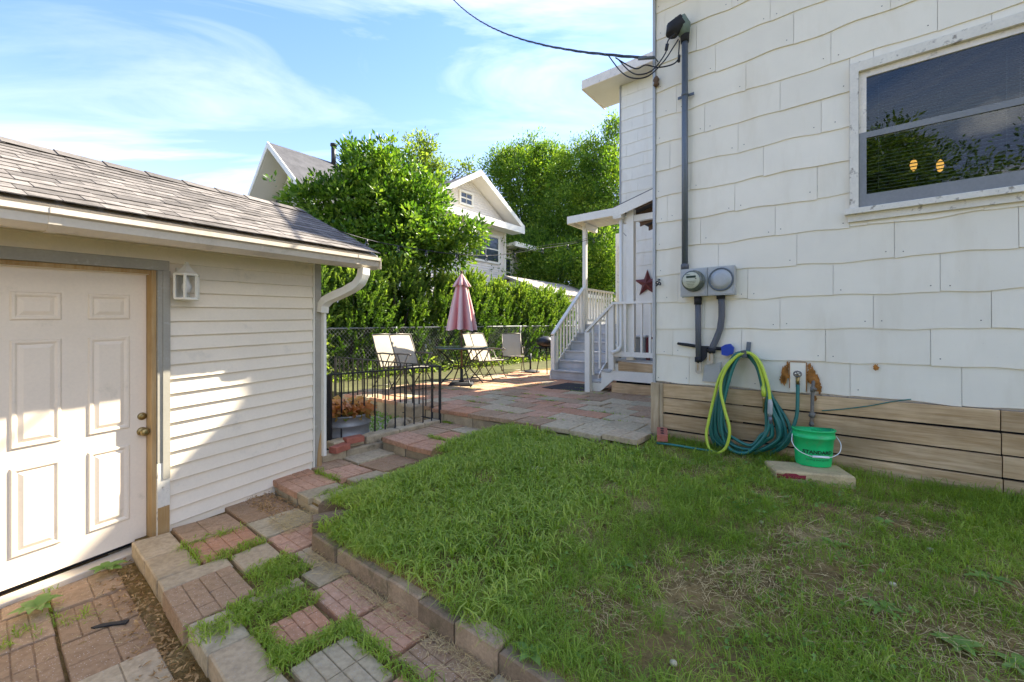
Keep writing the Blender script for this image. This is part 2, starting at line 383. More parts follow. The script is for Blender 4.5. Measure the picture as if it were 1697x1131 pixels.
# shingle siding: painted mineral boards with a pressed vertical grain
def shingle_mat(name, c, rnd=.025):
    m, nt, b = base(name); P = pos(nt); oi = N(nt, 'ShaderNodeObjectInfo')
    r = mapping(nt, P, (1, 1, 1), (0, 0, ANG)); s = mapping(nt, r, (120, 1, 2.2))
    g = noise(nt, s, 1.0, 3, .5, .6); n = noise(nt, P, 4, 5); sp = noise(nt, P, 55, 3, .7)
    col = ramp(nt, n, [(.3, tuple(x*.95 for x in c)), (.7, c)])
    col = mixc(nt, ramp(nt, sp, [(.68, (0, 0, 0)), (.76, (.35, .35, .35))]), col, tuple(x*.6 for x in c))
    st = noise(nt, mapping(nt, r, (3.2, 3, .7)), 1.6, 5, .6)
    col = mixc(nt, ramp(nt, st, [(.52, (0, 0, 0)), (.82, (.38, .38, .38))]), col, (c[0]*.72, c[1]*.66, c[2]*.55))
    f = math_n(nt, 'MULTIPLY_ADD', oi.outputs['Random'], 2*rnd, 1-rnd)
    cc = N(nt, 'ShaderNodeCombineXYZ')
    for i in range(3): nt.links.new(f, cc.inputs[i])
    col = mixc(nt, 1.0, col, cc.outputs[0], 'MULTIPLY')
    nt.links.new(col, b.inputs['Base Color']); b.inputs['Roughness'].default_value = .55; b.inputs['Specular IOR Level'].default_value = .3
    bump(nt, b, g, .22, .003); return m
M['sidingsh'] = shingle_mat('mineral_shingle', (.87, .80, .635))
M['sidingwh'] = shingle_mat('white_mineral_shingle', (.85, .82, .69))
# ------------------------------------------------------------------ the ground and the terraces
Z0, Z1, Z2, Z3 = .012, .13, .225, .365
def zp(u): return .555+.012*max(min(u, 0), -6)
def lawn_z(u, v):
    xs = (-3.4, -2.88, -2.0, -1.0, -.3, .3); zs = (.22, .232, .345, .435, .475, .48)
    z = float(np.interp(v, xs, zs))
    e = max(0, min(1, (u+1.72)/.5)); low = .225 if v < -1.5 else .375
    if v < -.4: z = low*(1-e)**1.5+z*(1-(1-e)**1.5) if low < z else z
    return z+.018*math.sin(2.1*u+1.3*v)+.012*math.sin(5.3*u-3.1*v+1)
g = MB(); g.box(-900, 900, -300, 1500, -.9, -.06); struct(g.build('ground', M['earth']))
g = MB()
for poly, z0, z1 in (([(-70, -.30), (9, -.30), (9, 70), (-70, 70)], -.05, .45),):
    g.prism(poly, z0, z1, HF)
struct(g.build('yard_ground', M['earth']))
# lawn: one sheet
nu, nv = 70, 40; V_, F_ = [], []
for j in range(nv+1):
    for i in range(nu+1):
        v = -2.86+3.0*max(j-1, 0)/(nv-1); ul = -1.68 if v > -2.6 else -1.25
        ul = -1.72 if v > -1.5 else -1.70 if v > -2.6 else -1.25
        u = ul+(5.2-ul)*i/nu; p = HF(u, v, lawn_z(u, v) if j else .02); V_.append(p)
for j in range(nv):
    for i in range(nu): a = j*(nu+1)+i; F_.append((a, a+1, a+nu+2, a+nu+1))
lawn = nmesh('lawn', V_, F_, M['soil']); struct(lawn)
skirtm = MB(); skirtm.box(-1.68, 5.2, -2.84, -2.80, -.05, .24, HF); 
lp = MB(); lp.box(-4.5, 4, -8, -3.64, -.05, Z0-.02, HF); lp = struct(lp.build('lower_path', M['soil']))
mp_ = MB(); mp_.box(-3.2, 4.5, -3.62, -2.66, -.05, Z1-.035, HF); mp_ = struct(mp_.build('path', M['soil']))
s1 = MB(); s1.box(-2.75, -1.70, -2.62, -1.40, -.05, Z2-.035, HF); s1 = struct(s1.build('step', M['soil']))
s2 = MB(); s2.box(-2.78, -1.66, -1.40, -.32, -.05, Z3-.035, HF); s2 = struct(s2.build('step', M['soil']))
pt = MB(); pt.box(-5.3, .02, -.42, 9.5, -.05, .455, HF); pt = struct(pt.build('patio', M['soil']))
en = MB()                                   # low gravel corner behind the railing
en.prism([(-7, -2.3), (-2.79, -2.3), (-2.79, -.44), (-7, -.44)], -.05, .26, HF); struct(en.build('gravel_bed', M['sand']))

def paver(u0, u1, v0, v1, z, th, pat, m, parent, name='paver', tilt=.006, gap=.004):
    cu, cv = (u0+u1)/2, (v0+v1)/2
    ta, tb, yw = random.uniform(-tilt, tilt), random.uniform(-tilt, tilt), random.uniform(-.02, .02)
    dz = random.uniform(-.004, .004); cs, sn = math.cos(yw), math.sin(yw)
    def T(a, b, c):
        x, y = a-cu, b-cv
        return HF(cu+x*cs-y*sn, cv+x*sn+y*cs, z+c+dz+ta*x/.2+tb*y/.2)
    u0 += gap; u1 -= gap; v0 += gap; v1 -= gap; mb = MB()
    if pat == 'plain': mb.box(u0, u1, v0, v1, -th, 0, T, ch=.007)
    else:
        mb.box(u0, u1, v0, v1, -th, -.006, T)
        if pat == 'brick': cells = [(i/2+(.0 if r % 2 else 0), (i+1)/2, r/4, (r+1)/4) for r in range(4) for i in range(2)] if random.random() < .5 else \
            [(0, .5, 0, .25), (.5, 1, 0, .25), (0, .25, .25, .5), (.25, .75, .25, .5), (.75, 1, .25, .5), (0, .5, .5, .75), (.5, 1, .5, .75), (0, .25, .75, 1), (.25, .75, .75, 1), (.75, 1, .75, 1)]
        elif pat == 'basket': cells = [(0, .5, 0, .25), (0, .5, .25, .5), (.5, .75, 0, .5), (.75, 1, 0, .5), (.5, 1, .5, .75), (.5, 1, .75, 1), (0, .25, .5, 1), (.25, .5, .5, 1)]
        else:
            a, b, c = random.uniform(.35, .65), random.uniform(.35, .65), random.uniform(.4, .6)
            cells = [(0, a, 0, c), (a, 1, 0, c), (0, b, c, 1), (b, 1, c, 1)]
        du, dv = u1-u0, v1-v0; e = .0022
        for (a, b, c, d) in cells:
            x0, x1, y0, y1 = u0+du*a+e, u0+du*b-e, v0+dv*c+e, v0+dv*d-e
            mb.box(x0, x1, y0, y1, -.0055, random.uniform(-.001, .0012), T, ch=.0028)
    return mb.build(name, m, parent)
PR, PB, PT, PG = M['p_red'], M['p_brown'], M['p_tan'], M['p_grey']
# path: read off the photo paver by paver
for (u0, u1, v0, v1, pat, m, th) in [
    (-2.30, -1.94, -3.66, -3.44, 'plain', PT, .1), (-1.94, -1.60, -3.66, -3.44, 'plain', PT, .1), (-1.60, -1.45, -3.66, -3.31, 'plain', PT, .1),
    (-1.45, -1.02, -3.67, -3.33, 'brick', PB, .1), (-2.35, -1.96, -3.43, -3.07, 'flag', PB, .06), (-1.96, -1.62, -3.43, -3.07, 'brick', PR, .06),
    (-2.40, -1.99, -3.06, -2.68, 'flag', PB, .06), (-1.99, -1.64, -3.06, -2.68, 'flag', PG, .06), (-2.75, -2.40, -3.06, -2.68, 'flag', PB, .06),
    (-1.58, -1.30, -3.30, -3.07, 'plain', PT, .06), (-1.64, -1.31, -3.05, -2.70, 'brick', PR, .06), (-1.30, -1.02, -3.02, -2.82, 'brick', PT, .06),
    (-1.02, -.80, -3.10, -2.90, 'plain', PG, .06), (-1.00, -.90, -3.40, -3.12, 'plain', PT, .06),
    (-1.00, -.70, -3.66, -3.47, 'plain', PG, .1), (-.70, -.36, -3.66, -3.47, 'plain', PT, .1), (-.68, -.40, -3.44, -3.19, 'brick', PR, .06),
    (-.78, -.42, -3.16, -2.92, 'brick', PR, .06), (-.40, -.04, -3.14, -2.90, 'brick', PR, .06), (-.36, .02, -3.66, -3.48, 'plain', PG, .1),
    (-.34, .04, -3.46, -3.18, 'brick', PG, .06), (-.02, .36, -3.14, -2.90, 'brick', PB, .06), (.06, .42, -3.46, -3.16, 'brick', PR, .06),
    (.02, .40, -3.66, -3.48, 'plain', PT, .1), (.38, .76, -3.14, -2.90, 'flag', PG, .06), (.44, .80, -3.46, -3.16, 'brick', PB, .06),
    (.40, .80, -3.66, -3.48, 'plain', PG, .1)]:
    paver(u0, u1, v0, v1, Z1, th, pat, m, mp_, tilt=.009)
# lower path: long worn slabs by the door
rowv = -3.74
for r in range(5):
    u = -3.6+(r % 2)*.2
    while u < .4:
        du = random.uniform(.36, .5)
        paver(u, u+du, rowv-.31, rowv, Z0, .05, random.choice(['flag', 'flag', 'brick']), random.choice([PB, PB, PT, PB, PR]), lp, gap=.005)
        u += du
    rowv -= .315
# two landings up the side of the garage
for (u0, u1, v0, v1, pat, m) in [(-2.80, -2.43, -2.66, -2.30, 'basket', PR), (-2.43, -2.05, -2.66, -2.30, 'brick', PR), (-2.05, -1.86, -2.66, -2.30, 'plain', PG),
    (-1.86, -1.70, -2.62, -2.28, 'plain', PG), (-2.80, -2.42, -2.28, -1.93, 'basket', PB), (-2.42, -2.06, -2.28, -1.93, 'basket', PR), (-2.05, -1.88, -2.22, -1.86, 'plain', PG),
    (-2.72, -2.36, -1.91, -1.46, 'flag', PG), (-2.36, -1.92, -1.91, -1.46, 'flag', PB)]:
    paver(u0, u1, v0, v1, Z2, .05, pat, m, s1, tilt=.009)
for (u0, u1, v0, v1, pat, m) in [(-2.60, -2.14, -1.47, -1.12, 'brick', PR), (-2.14, -1.74, -1.47, -1.12, 'brick', PR), (-1.74, -1.60, -1.40, -1.0, 'plain', PG),
    (-2.62, -2.22, -1.10, -.76, 'brick', PB), (-2.22, -1.84, -1.10, -.76, 'basket', PR), (-2.66, -2.28, -.74, -.44, 'brick', PB), (-2.28, -1.90, -.74, -.44, 'flag', PG)]:
    paver(u0, u1, v0, v1, Z3, .05, pat, m, s2, tilt=.009)
# risers of blocks under the slabs
def riser(u0, u1, v, z0, z1, parent, dep=.09, wl=.2):
    u = u0
    while u < u1-.03:
        du = min(wl+random.uniform(-.02, .02), u1-u); j = random.uniform(-.006, .006)
        mb = MB(); mb.box(u+.003, u+du-.003, v+j, v+dep+j, z0, z1-random.uniform(0, .003), HF, ch=.004); mb.build('riser_block', M['stone'], parent); u += du
riser(-2.35, 4, -3.645, -.04, Z1-.1, mp_, wl=.3)
riser(-2.8, -1.70, -2.645, Z1-.1, Z2-.052, s1)
riser(-2.6, -1.64, -1.455, Z2-.1, Z3-.052, s2)
riser(-5.3, .0, -.455, .26, .472, pt, wl=.17)
# patio slabs
for j in range(17):
    v0 = -.475+j*.36
    u = -.004-(.18 if j % 2 else 0)
    if j % 2: paver(-.18, -.004, v0, v0+.36, zp(0), .05, 'plain', PG, pt)
    while u > -5.1:
        du = .37; z = zp(u-du/2)-.008*max(0, v0-2)
        near = u > -1.1
        m = random.choices([PR, PB, PT, PG], (1, 3, 3, 5) if near else (5, 3, 2, 1.2))[0]
        if not (v0 > 5.2 and u < -4):
            paver(u-du, u, v0, v0+.36, z, .05, random.choice(['brick', 'brick', 'flag', 'plain'] if j < 9 else ['plain', 'flag']), m, pt, tilt=.007, gap=.0075)
        u -= du
# brick edging between path and lawn
u = -1.25
while u < 4.4:
    du = random.uniform(.26, .31); ty = random.uniform(-.02, .02); dv = random.uniform(-.012, .012); dz = random.uniform(-.012, .012)
    mb = MB(); c = u+du/2
    mb.box(u+.004, u+du-.004, -2.915, -2.815, .05, .236, lambda a, b, cc: HF(a, b+ty*(a-c)+dv, cc+dz), ch=.008)
    mb.build('edging_brick', M['curb'], lawn); u += du
for (u, v, yaw) in ((-1.40, -2.70, 1.2), (-1.57, -2.56, .7)):
    mb = MB(); cs, sn = math.cos(yaw), math.sin(yaw)
    mb.box(-.13, .13, -.05, .05, .06, .25, lambda a, b, c: HF(u+a*cs-b*sn, v+a*sn+b*cs, c), ch=.008); mb.build('edging_brick', M['curb'], lawn)

# ------------------------------------------------------------------ the house
house = thing('white_house', 'white house with wavy shingle siding and a wooden skirt, filling the right side', 'house', HF(1, 2, .5))
WU0, WU1, WZ0, WZ1 = 1.544, 2.60, 2.535, 3.67
wall = MB()
wall.box(0, WU0+.02, .02, .2, .45, 5.3, HF); wall.box(WU1-.02, 6, .02, .2, .45, 5.3, HF)
wall.box(WU0+.02, WU1-.02, .02, .2, .45, WZ0+.02, HF); wall.box(WU0+.02, WU1-.02, .02, .2, WZ1-.02, 5.3, HF)
wall.box(0, .18, .2, 4.47, .45, 5.3, HF); wall.box(5.8, 6, .2, 4.47, .45, 5.3, HF)
wall = wall.build('wall', M['trim'], house)
sk = MB(); sk.box(.05, 5.6, .012, .019, .3, 1.05, HF); sk.build('painted_shade_sheet', M['dark'], house)  # near-black sheet stands in for the shade behind the plank gaps
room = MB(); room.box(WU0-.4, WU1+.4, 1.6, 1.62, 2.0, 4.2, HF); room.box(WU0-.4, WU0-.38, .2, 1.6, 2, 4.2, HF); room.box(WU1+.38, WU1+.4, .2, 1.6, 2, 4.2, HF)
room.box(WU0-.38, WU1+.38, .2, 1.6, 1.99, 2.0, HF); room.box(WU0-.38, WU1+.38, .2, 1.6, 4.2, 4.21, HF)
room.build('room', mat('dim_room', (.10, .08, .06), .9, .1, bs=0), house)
rf = MB(); rf.prism([(-.4, 5.28), (2.2, 6.6), (4.6, 5.4), (4.6, 5.28), (2.2, 6.48), (-.4, 5.16)], -.3, 6.3, lambda v, z, u: HF(u, v, z)); rf.build('roof', M['asphalt_far'], house)
sf = MB(); sf.box(-.3, 6.3, -.38, -.005, 5.1, 5.14, HF); sf.build('soffit', M['soffit'], house)

wob = [random.uniform(0, 6.28) for _ in range(60)]
def shingle(u0, u1, z0, z1, row, v, m, parent, T=HF, amp=.010, nails=True, full=True):
    mb = MB(); n = max(2, int((u1-u0)/.05)); th = .006
    ph = wob[row % 60]
    us = [u0+.0012+(u1-u0-.0024)*i/n for i in range(n+1)]
    k1, k2 = random.uniform(6.5, 10), random.uniform(14, 22); a1, p1_ = amp*random.uniform(.35, 1.0), random.uniform(0, 6.28)
    zb = [z0+(a1*math.sin(u*k1+ph)+.3*amp*math.sin(u*k2+p1_) if full else 0) for u in us]
    lift = random.uniform(.006, .010)
    fr = [T(u, v-lift-th, z) for u, z in zip(us, zb)]+[T(u, v-.004, z1+.012) for u in us]
    bk = [T(u, v-lift*.55, z) for u, z in zip(us, zb)]
    k = n+1; fs = []
    for i in range(n): fs.append((i, i+1, k+i+1, k+i)); fs.append((2*k+i, 2*k+i+1, i+1, i))
    fs.append((0, k, 2*k)); fs.append((k-1, 3*k-1, 2*k-1))
    mb.add(fr+bk, fs)
    if nails and full:
        for f in (.08, .92) if u1-u0 > .3 else (.5,):
            if random.random() < .75:
                uu = u0+(u1-u0)*f; zz_ = z0+.045+random.uniform(-.01, .015)
                vv = v-.004-(lift+th-.004)*(1-(zz_-z0)/(z1-z0))-.0015; r = .0045
                mb.add([T(uu+r*math.cos(a), vv, zz_+r*math.sin(a)) for a in [i*math.pi/3 for i in range(6)]], [tuple(range(6))], 1)
    return mb.build('siding_shingle', [m, M['pipe']], parent)
EXP = .267; ZB = 1.066
def clip_shingle(u0, u1, z0, z1, row, m):
    if u1 <= WU0 or u0 >= WU1 or z1 <= WZ0 or z0 >= WZ1: shingle(u0, u1, z0, z1, row, 0, m, wall); return
    if u0 < WU0-.03: shingle(u0, WU0, z0, z1, row, 0, m, wall)
    if u1 > WU1+.03: shingle(WU1, u1, z0, z1, row, 0, m, wall)
    a, b = max(u0, WU0), min(u1, WU1)
    if z0 < WZ0-.01: shingle(a, b, z0, WZ0, row, 0, m, wall)
    if z1 > WZ1+.01: shingle(a, b, WZ1, z1, row, 0, m, wall, full=False)
for r in range(16):
    u = .006; first = [.30, .12, .46, .20, .55, .38, .08][r % 7]+random.uniform(0, .05)
    nxt = u+first
    while u < 4.4:
        clip_shingle(u, min(nxt, 4.5), ZB+r*EXP, ZB+(r+1)*EXP, r, M['sidingsh'])
        u = nxt; nxt = u+.609
ct = MB(); ct.box(-.022, .004, -.03, .18, 1.05, 5.28, HF); ct.build('corner_trim', M['galv'], house)
# skirt of planks with gaps, and the corner post
for k, (z0, z1) in enumerate(((.918, 1.052), (.762, .902), (.606, .746), (.452, .590), (.30, .436))):
    cut = [(.085, 2.33+.004*k), (2.336+.004*k, 4.4)]
    for (a, b) in cut:
        sag = random.uniform(-.004, .004)
        mb = MB(); mb.box(a, b, -.028, .008, z0, z1, lambda x, y, z: HF(x, y, z+sag*(x-1.5)), ch=.003); mb.build('skirt_plank', M['skirt'], house)
for (a, b, v0) in ((-.03, .05, -.06), (.052, .084, -.045)):
    mb = MB(); mb.box(a, b, v0, .09, .30, 1.055, HF, ch=.003); mb.build('corner_post', M['post'], house)
mb = MB(); mb.box(.70, .79, .009, .018, .35, 1.05, HF); mb.build('corner_post', M['post'], house)
# rusty patch round the pipes, the loose board and chips (worn marks with a shape of their own)
mb = MB(); mb.box(1.152, 1.262, -.034, -.026, 1.068, 1.318, HF); mb.build('patch_board', M['sidingsh'], house)
rng = random.Random(3)
def blot(u, z, w_, h_, n=22, v=-.0285):
    mb = MB(); pts = [HF(u+w_*math.cos(t)*rng.uniform(.45, 1), v, z+h_*math.sin(t)*rng.uniform(.45, 1)) for t in [i*2*math.pi/n for i in range(n)]]
    mb.add([HF(u, v, z)]+pts, [(0, 1+k, 1+(k+1) % n) for k in range(n)]); mb.build('rust_stain', M['rust'], house)
for (u, z, w_, h_) in ((1.118, 1.22, .036, .095), (1.10, 1.165, .03, .06), (1.135, 1.29, .014, .045), (1.30, 1.21, .045, .105), (1.335, 1.15, .032, .08), (1.285, 1.29, .02, .035), (1.355, 1.105, .02, .05), (1.70, 1.305, .024, .036), (1.32, 1.03, .02, .03)):
    blot(u, z, w_, h_)
for q in ((1.146, 1.152, 1.10, 1.32), (1.262, 1.269, 1.08, 1.32), (1.1525, 1.2615, 1.319, 1.325)):
    mb = MB(); mb.box(q[0], q[1], -.037, -.026, q[2], q[3], HF); mb.build('rust_stain', M['rust'], house)
# window
win = MB()
for a in ((WU0, WU0+.055, WZ0, WZ1), (WU1-.055, WU1, WZ0, WZ1), (WU0+.055, WU1-.055, WZ1-.075, WZ1)):
    win.box(a[0], a[1], -.045, .06, a[2], a[3], HF, ch=.003)
win = win.build('window', M['peel'], house)
mb = MB(); mb.box(WU0-.03, WU1+.03, -.075, .06, WZ0-.045, WZ0-.002, HF, ch=.004); mb.box(WU0-.01, WU1+.01, -.038, -.02, WZ0-.10, WZ0-.046, HF)
mb.build('window_sill', M['peel'], win)
i0, i1, j0, j1 = WU0+.057, WU1-.057, WZ0, WZ1-.077; jm = (j0+j1)/2+.0
GRF = mat('grey_screen_frame', (.22, .225, .22), .55, .12, 6, 60, .1)
for (za, zb_, vv, nm) in ((jm+.002, j1, -.012, 'upper_sash'), (j0, jm+.05, -.032, 'lower_sash')):
    s = MB(); lo = .10 if nm == 'lower_sash' else .045
    s.box(i0, i0+.045, vv, vv+.025, za, zb_, HF); s.box(i1-.045, i1, vv, vv+.025, za, zb_, HF)
    s.box(i0+.045, i1-.045, vv, vv+.025, za, za+lo, HF); s.box(i0+.045, i1-.045, vv, vv+.025, zb_-.045, zb_, HF)
    s.build('sash', GRF if nm == 'lower_sash' else M['trim'], win)
    p = MB(); p.box(i0+.045, i1-.045, vv+.010, vv+.014, za+lo, zb_-.045, HF); p.build('glass_pane', M['glass'], win)
z = j0+.05
while z < j1-.02:
    mb = MB(); mb.add([HF(i0+.02, .10, z), HF(i1-.02, .10, z), HF(i1-.02, .122, z+.013), HF(i0+.02, .122, z+.013)], [(0, 1, 2, 3)])
    mb.add([HF(i0+.02, .10, z-.001), HF(i1-.02, .10, z-.001), HF(i1-.02, .122, z+.012), HF(i0+.02, .122, z+.012)], [(3, 2, 1, 0)])
    mb.build('blind_slat', M['blind'], win); z += .026
mb = MB()
for u in (i0+.12, i1-.1, i1-.16): mb.tube([HF(u, .095, j0+.05), HF(u, .095, j1-.02)], .0015, 4)
mb.build('blind_cord', M['blind'], win)
for (px, py) in ((1514, 278), (1558, 279)):
    u, z = hw(px, py, .55); mb = MB(); mb.lathe([(.004, .07), (.02, .05), (.024, .02), (.015, -.02), (.004, -.03)], HF(u, .55, z), 10); mb.build('ceiling_bulb', M['lit'], house)
    mb = MB(); mb.tube([HF(u, .55, z+.07), HF(u, .55, 4.2)], .006, 6); mb.build('bulb_cord', M['black'], house)

# taller rear wing of the same house
wing = MB(); wing.box(-2.4, 6, 4.49, 4.7, .45, 7.0, HF); wing.box(-2.4, -2.2, 4.7, 5.0, .45, 7.0, HF); wing.box(-2.2, -.9, 4.85, 5.0, .45, 7.0, HF); wing.box(-.9, -.7, 5.0, 10.0, .45, 7.0, HF); wing.box(5.8, 6, 4.7, 10, .45, 7, HF); wing.box(-.7, 5.8, 9.8, 10, .45, 7, HF)
wing = wing.build('wall', M['white'], house)
for r in range(24):
    z0 = .55+r*EXP; u = -2.4; nxt = u+[.25, .5, .12, .38][r % 4]
    while u < -.9:
        shingle(u, min(nxt, -.85), z0, z0+EXP, r+20, 4.47, M['sidingwh'], wing, amp=.006, nails=False); u = nxt; nxt += .609
mb = MB(); mb.box(-2.43, -2.405, 4.44, 4.6, .5, 6.98, HF); mb.build('corner_trim', M['galv'], house)
mb = MB(); mb.prism([(4.05, 7.02), (7.3, 8.55), (10.6, 7.0), (10.6, 7.1), (7.3, 8.66), (4.05, 7.13)], -1.2, 6.4, lambda v, z, u: HF(u, v, z)); mb.build('roof', M['asphalt_far'], house)
mb = MB(); mb.prism([(4.05, 7.02), (5.15, 7.54), (5.15, 7.64), (4.05, 7.13)], -3.12, -1.202, lambda v, z, u: HF(u, v, z)); mb.build('roof', M['asphalt_far'], house)
mb = MB(); mb.box(-3.13, 6.4, 4.02, 4.048, 6.93, 7.12, HF); mb.box(-3.15, -3.122, 4.05, 5.15, 6.93, 7.09, HF); mb.build('fascia', M['trim'], house)
mb = MB(); mb.box(-3.12, 6.4, 4.05, 4.468, 6.94, 6.97, HF); mb.box(-3.12, -2.41, 4.47, 5.1, 6.94, 6.97, HF); mb.build('soffit', M['soffit'], house)
mb = MB(); mb.prism([(4.7, 7.0), (9.8, 7.0), (7.3, 8.5)], -.88, -.7, lambda v, z, u: HF(u, v, z)); mb.build('gable_wall', M['white'], house)
mb = MB(); mb.box(-1.75, -.37, 4.62, 5.3, 6.9, 8.75, HF); mb.box(-1.79, -.33, 4.58, 5.34, 8.752, 8.85, HF); mb.build('added_sun_block', M['brick'], house)  # unseen block added only to keep the sun off the garage siding

# ------------------------------------------------------------------ the garage
gar = thing('white_garage', 'low white sided garage with grey shingle roof and panel door at left', 'garage', GF(-.5, -.5, 0))
SW = gw(526, 600)[0]; ZT = 2.24; DH = gw(250, 455)[1]
core = MB(); core.box(-4, -1.0, -2.6, -.035, -.05, ZT, GF); core.box(.03, SW-.02, -2.6, -.035, -.05, ZT, GF); core.box(-1.0, .03, -.2, -.035, DH, ZT, GF); core.box(-1.0, .03, -.3, -.2, -.05, ZT, GF)
core.build('wall', M['vinyl'], gar)
E = .108; k = 0; z = .03
while z < ZT-.02:
    zt = min(z+E, ZT)
    for (a, b) in ([(.105, SW-.055)] if z < DH+.07 else [(-4, -.25), (-.25, SW-.055)] if k % 2 else [(-4, .14), (.14, SW-.055)]):
        mb = MB(); segs = [(a, b)] if k else [(a, .72), (.724, b)]
        for (x0, x1) in segs:
            prof = [(-.03, z), (.010, z), (.012, z+.004), (.010, z+.012), (-.008, zt), (-.03, zt)]
            mb.prism(prof, x0, x1, lambda n, zz_, s: GF(s, n-.004, zz_))
        mb.build('siding_board', M['vinyl'], gar)
    z += E; k += 1
for (a, b, mm) in ((SW-.052, SW-.038, 'white'), (SW-.036, SW+.03, 'casing')):
    mb = MB(); mb.box(a, b, -.06, .016 if mm == 'casing' else .012, .0, ZT, GF, ch=.003); mb.build('corner_board', M[mm], gar)
mb = MB(); mb.prism([(SW-.03, .02), (SW+.034, .02), (SW+.034, .55), (SW+.012, .47), (SW-.01, .33), (SW-.02, .2)], .0165, .02, lambda s, z, n: GF(s, n, z)); mb.build('bare_corner_patch', M['barewood'], gar)
# casing, jambs, threshold
mb = MB()
mb.box(.030, .102, -.05, .022, .08, DH+.03, GF, ch=.003); mb.box(-1.1, .102, -.05, .022, DH+.032, DH+.105, GF, ch=.003); mb.box(.06, .104, .022, .030, .5, DH+.03, GF)
mb.build('door_casing', M['casing'], gar)
mb = MB(); mb.box(.028, .104, -.048, .024, .0, .62, GF, ch=.003); mb.build('peeling_casing', M['peel'], gar)
mb = MB(); mb.box(.03, .1, .0245, .029, .03, .30, GF); mb.box(.002, .0285, -.10, .004, .02, DH+.03, GF); mb.box(-1.0, .002, -.10, -.02, DH+.004, DH+.03, GF); mb.build('door_jamb', M['barewood'], gar)
mb = MB(); mb.box(-1.1, .03, -.08, .035, -.045, .055, GF, ch=.004); mb.box(-1.1, .02, .035, .055, -.045, .01, GF); mb.build('threshold', M['gutter'], gar)
mb = MB(); mb.box(-1.1, 0, -.12, -.10, .058, .10, GF); mb.build('painted_gap_shade', M['dark'], gar)  # near-black strip put in as the shade under the door
# six panel door
DN = -.075
dr = MB(); dr.box(-.93, 0, DN-.04, DN, .085, DH, GF); dr = dr.build('door', M['doorpaint'], gar)
for (x0, y0, x1, y1) in ((145, 488, 215, 530), (15, 487, 101, 530), (146, 556, 214, 715), (14, 558, 101, 718), (147, 740, 217, 872), (16, 757, 102, 903)):
    pass
def dpan(sa, sb, za, zb_):
    mb = MB(); q = lambda i, n: [GF(sa+i, n, za+i), GF(sb-i, n, za+i), GF(sb-i, n, zb_-i), GF(sa+i, n, zb_-i)]
    vs = q(0, DN+.0005)+q(.008, DN+.009)+q(.02, DN+.009)+q(.032, DN+.001)+q(.055, DN+.010)
    fs = []
    for k in range(4):
        for i in range(4): j = (i+1) % 4; fs.append((4*k+i, 4*k+j, 4*k+4+j, 4*k+4+i))
    fs.append((16, 17, 18, 19)); mb.add(vs, fs); mb.build('door_panel', M['doorpaint'], dr)
ps = {}
for nm, px in (('ra', 145), ('rb', 215), ('la', 15), ('lb', 102)): ps[nm] = gw(px, 545, DN)[0]
zz1 = [gw(180, y, DN)[1] for y in (488, 530, 558, 716, 743, 872)]
for a, b in (('ra', 'rb'), ('la', 'lb')):
    for (t, u) in ((0, 1), (2, 3), (4, 5)): dpan(ps[a], ps[b], zz1[u], zz1[t])
for (py, r, nm) in ((690, .027, 'deadbolt'), (715, .031, 'door_knob')):
    s, z = gw(235, py, DN); c = GF(s, DN, z); nvec = Vector((.878, -.4786, 0)); tvec = Vector((.4786, .878, 0))
    prof = [(r, 0), (r, .008), (r*.75, .012), (r*.4, .016)]+([(r*.4, .03), (r*.8, .038), (r*.95, .05), (r*.8, .062), (r*.3, .066)] if nm == 'door_knob' else [(r*.4, .02), (r*.2, .021)])
    mb = MB(); mb.lathe(prof, c, 14, T=lambda x, y, h: c+tvec*x+Vector((0, 0, y))+nvec*h); mb.build(nm, M['brass'], dr)
# roof
EA = (.50, 2.30); RI = (-.72, 2.905); S_END = 1.66
roof = MB(); sl = (RI[1]-EA[1])/(EA[0]-RI[0])
roof.prism([(EA[0], EA[1]-.02), (RI[0], RI[1]-.02), (-3.2, RI[1]-.02-2.48*sl), (-3.2, RI[1]-.06-2.48*sl), (RI[0], RI[1]-.10), (EA[0]-.02, EA[1]-.07)], -4.2, S_END, lambda n, z, s: GF(s, n, z))
roof = roof.build('roof', M['drip'], gar)
nrow = 14; L = math.hypot(EA[0]-RI[0], RI[1]-EA[1])
for r in range(nrow):
    t0, t1 = r/nrow, (r+1.3)/nrow; s = -1.9+(r*.37) % .32; last = 0
    while s < S_END+.02:
        ds = random.choice([.09, .13, .17, .2, .26]); e = min(s+ds-.004, S_END+.03); up = random.choice([0, 0, .005])
        P = lambda ss, t, h: GF(ss, EA[0]+.02+(RI[0]-EA[0]-.02)*min(t, 1)+h*.42, EA[1]+(RI[1]-EA[1])*min(t, 1)+h*.9)
        mb = MB(); h0, h1 = .008+up*.5, .001+up*.5; a0 = t0+random.uniform(-.004, .004)
        if e-s > .02:
            mb.add([P(s, a0, h0), P(e, a0, h0), P(e, t1, h1), P(s, t1, h1), P(s, a0, h0-.006), P(e, a0, h0-.006), P(e, t1, h1-.006), P(s, t1, h1-.006)],
               [(0, 1, 2, 3), (4, 5, 1, 0), (5, 6, 2, 1), (7, 4, 0, 3)])
            mb.build('shingle', M['asphalt'], roof)
        s += ds
s = -2.2
while s < S_END:
    mb = MB(); a = [(RI[0]+.11, RI[1]-.045), (RI[0], RI[1]+.016), (RI[0]-.11, RI[1]-.045)]; e = min(s+.29, S_END+.03)
    mb.add([GF(ss, n, z+hh) for ss, hh in ((s, .012), (e, .004)) for n, z in a], [(0, 1, 4, 3), (1, 2, 5, 4)]); mb.build('ridge_cap', M['asphalt'], roof); s += .27
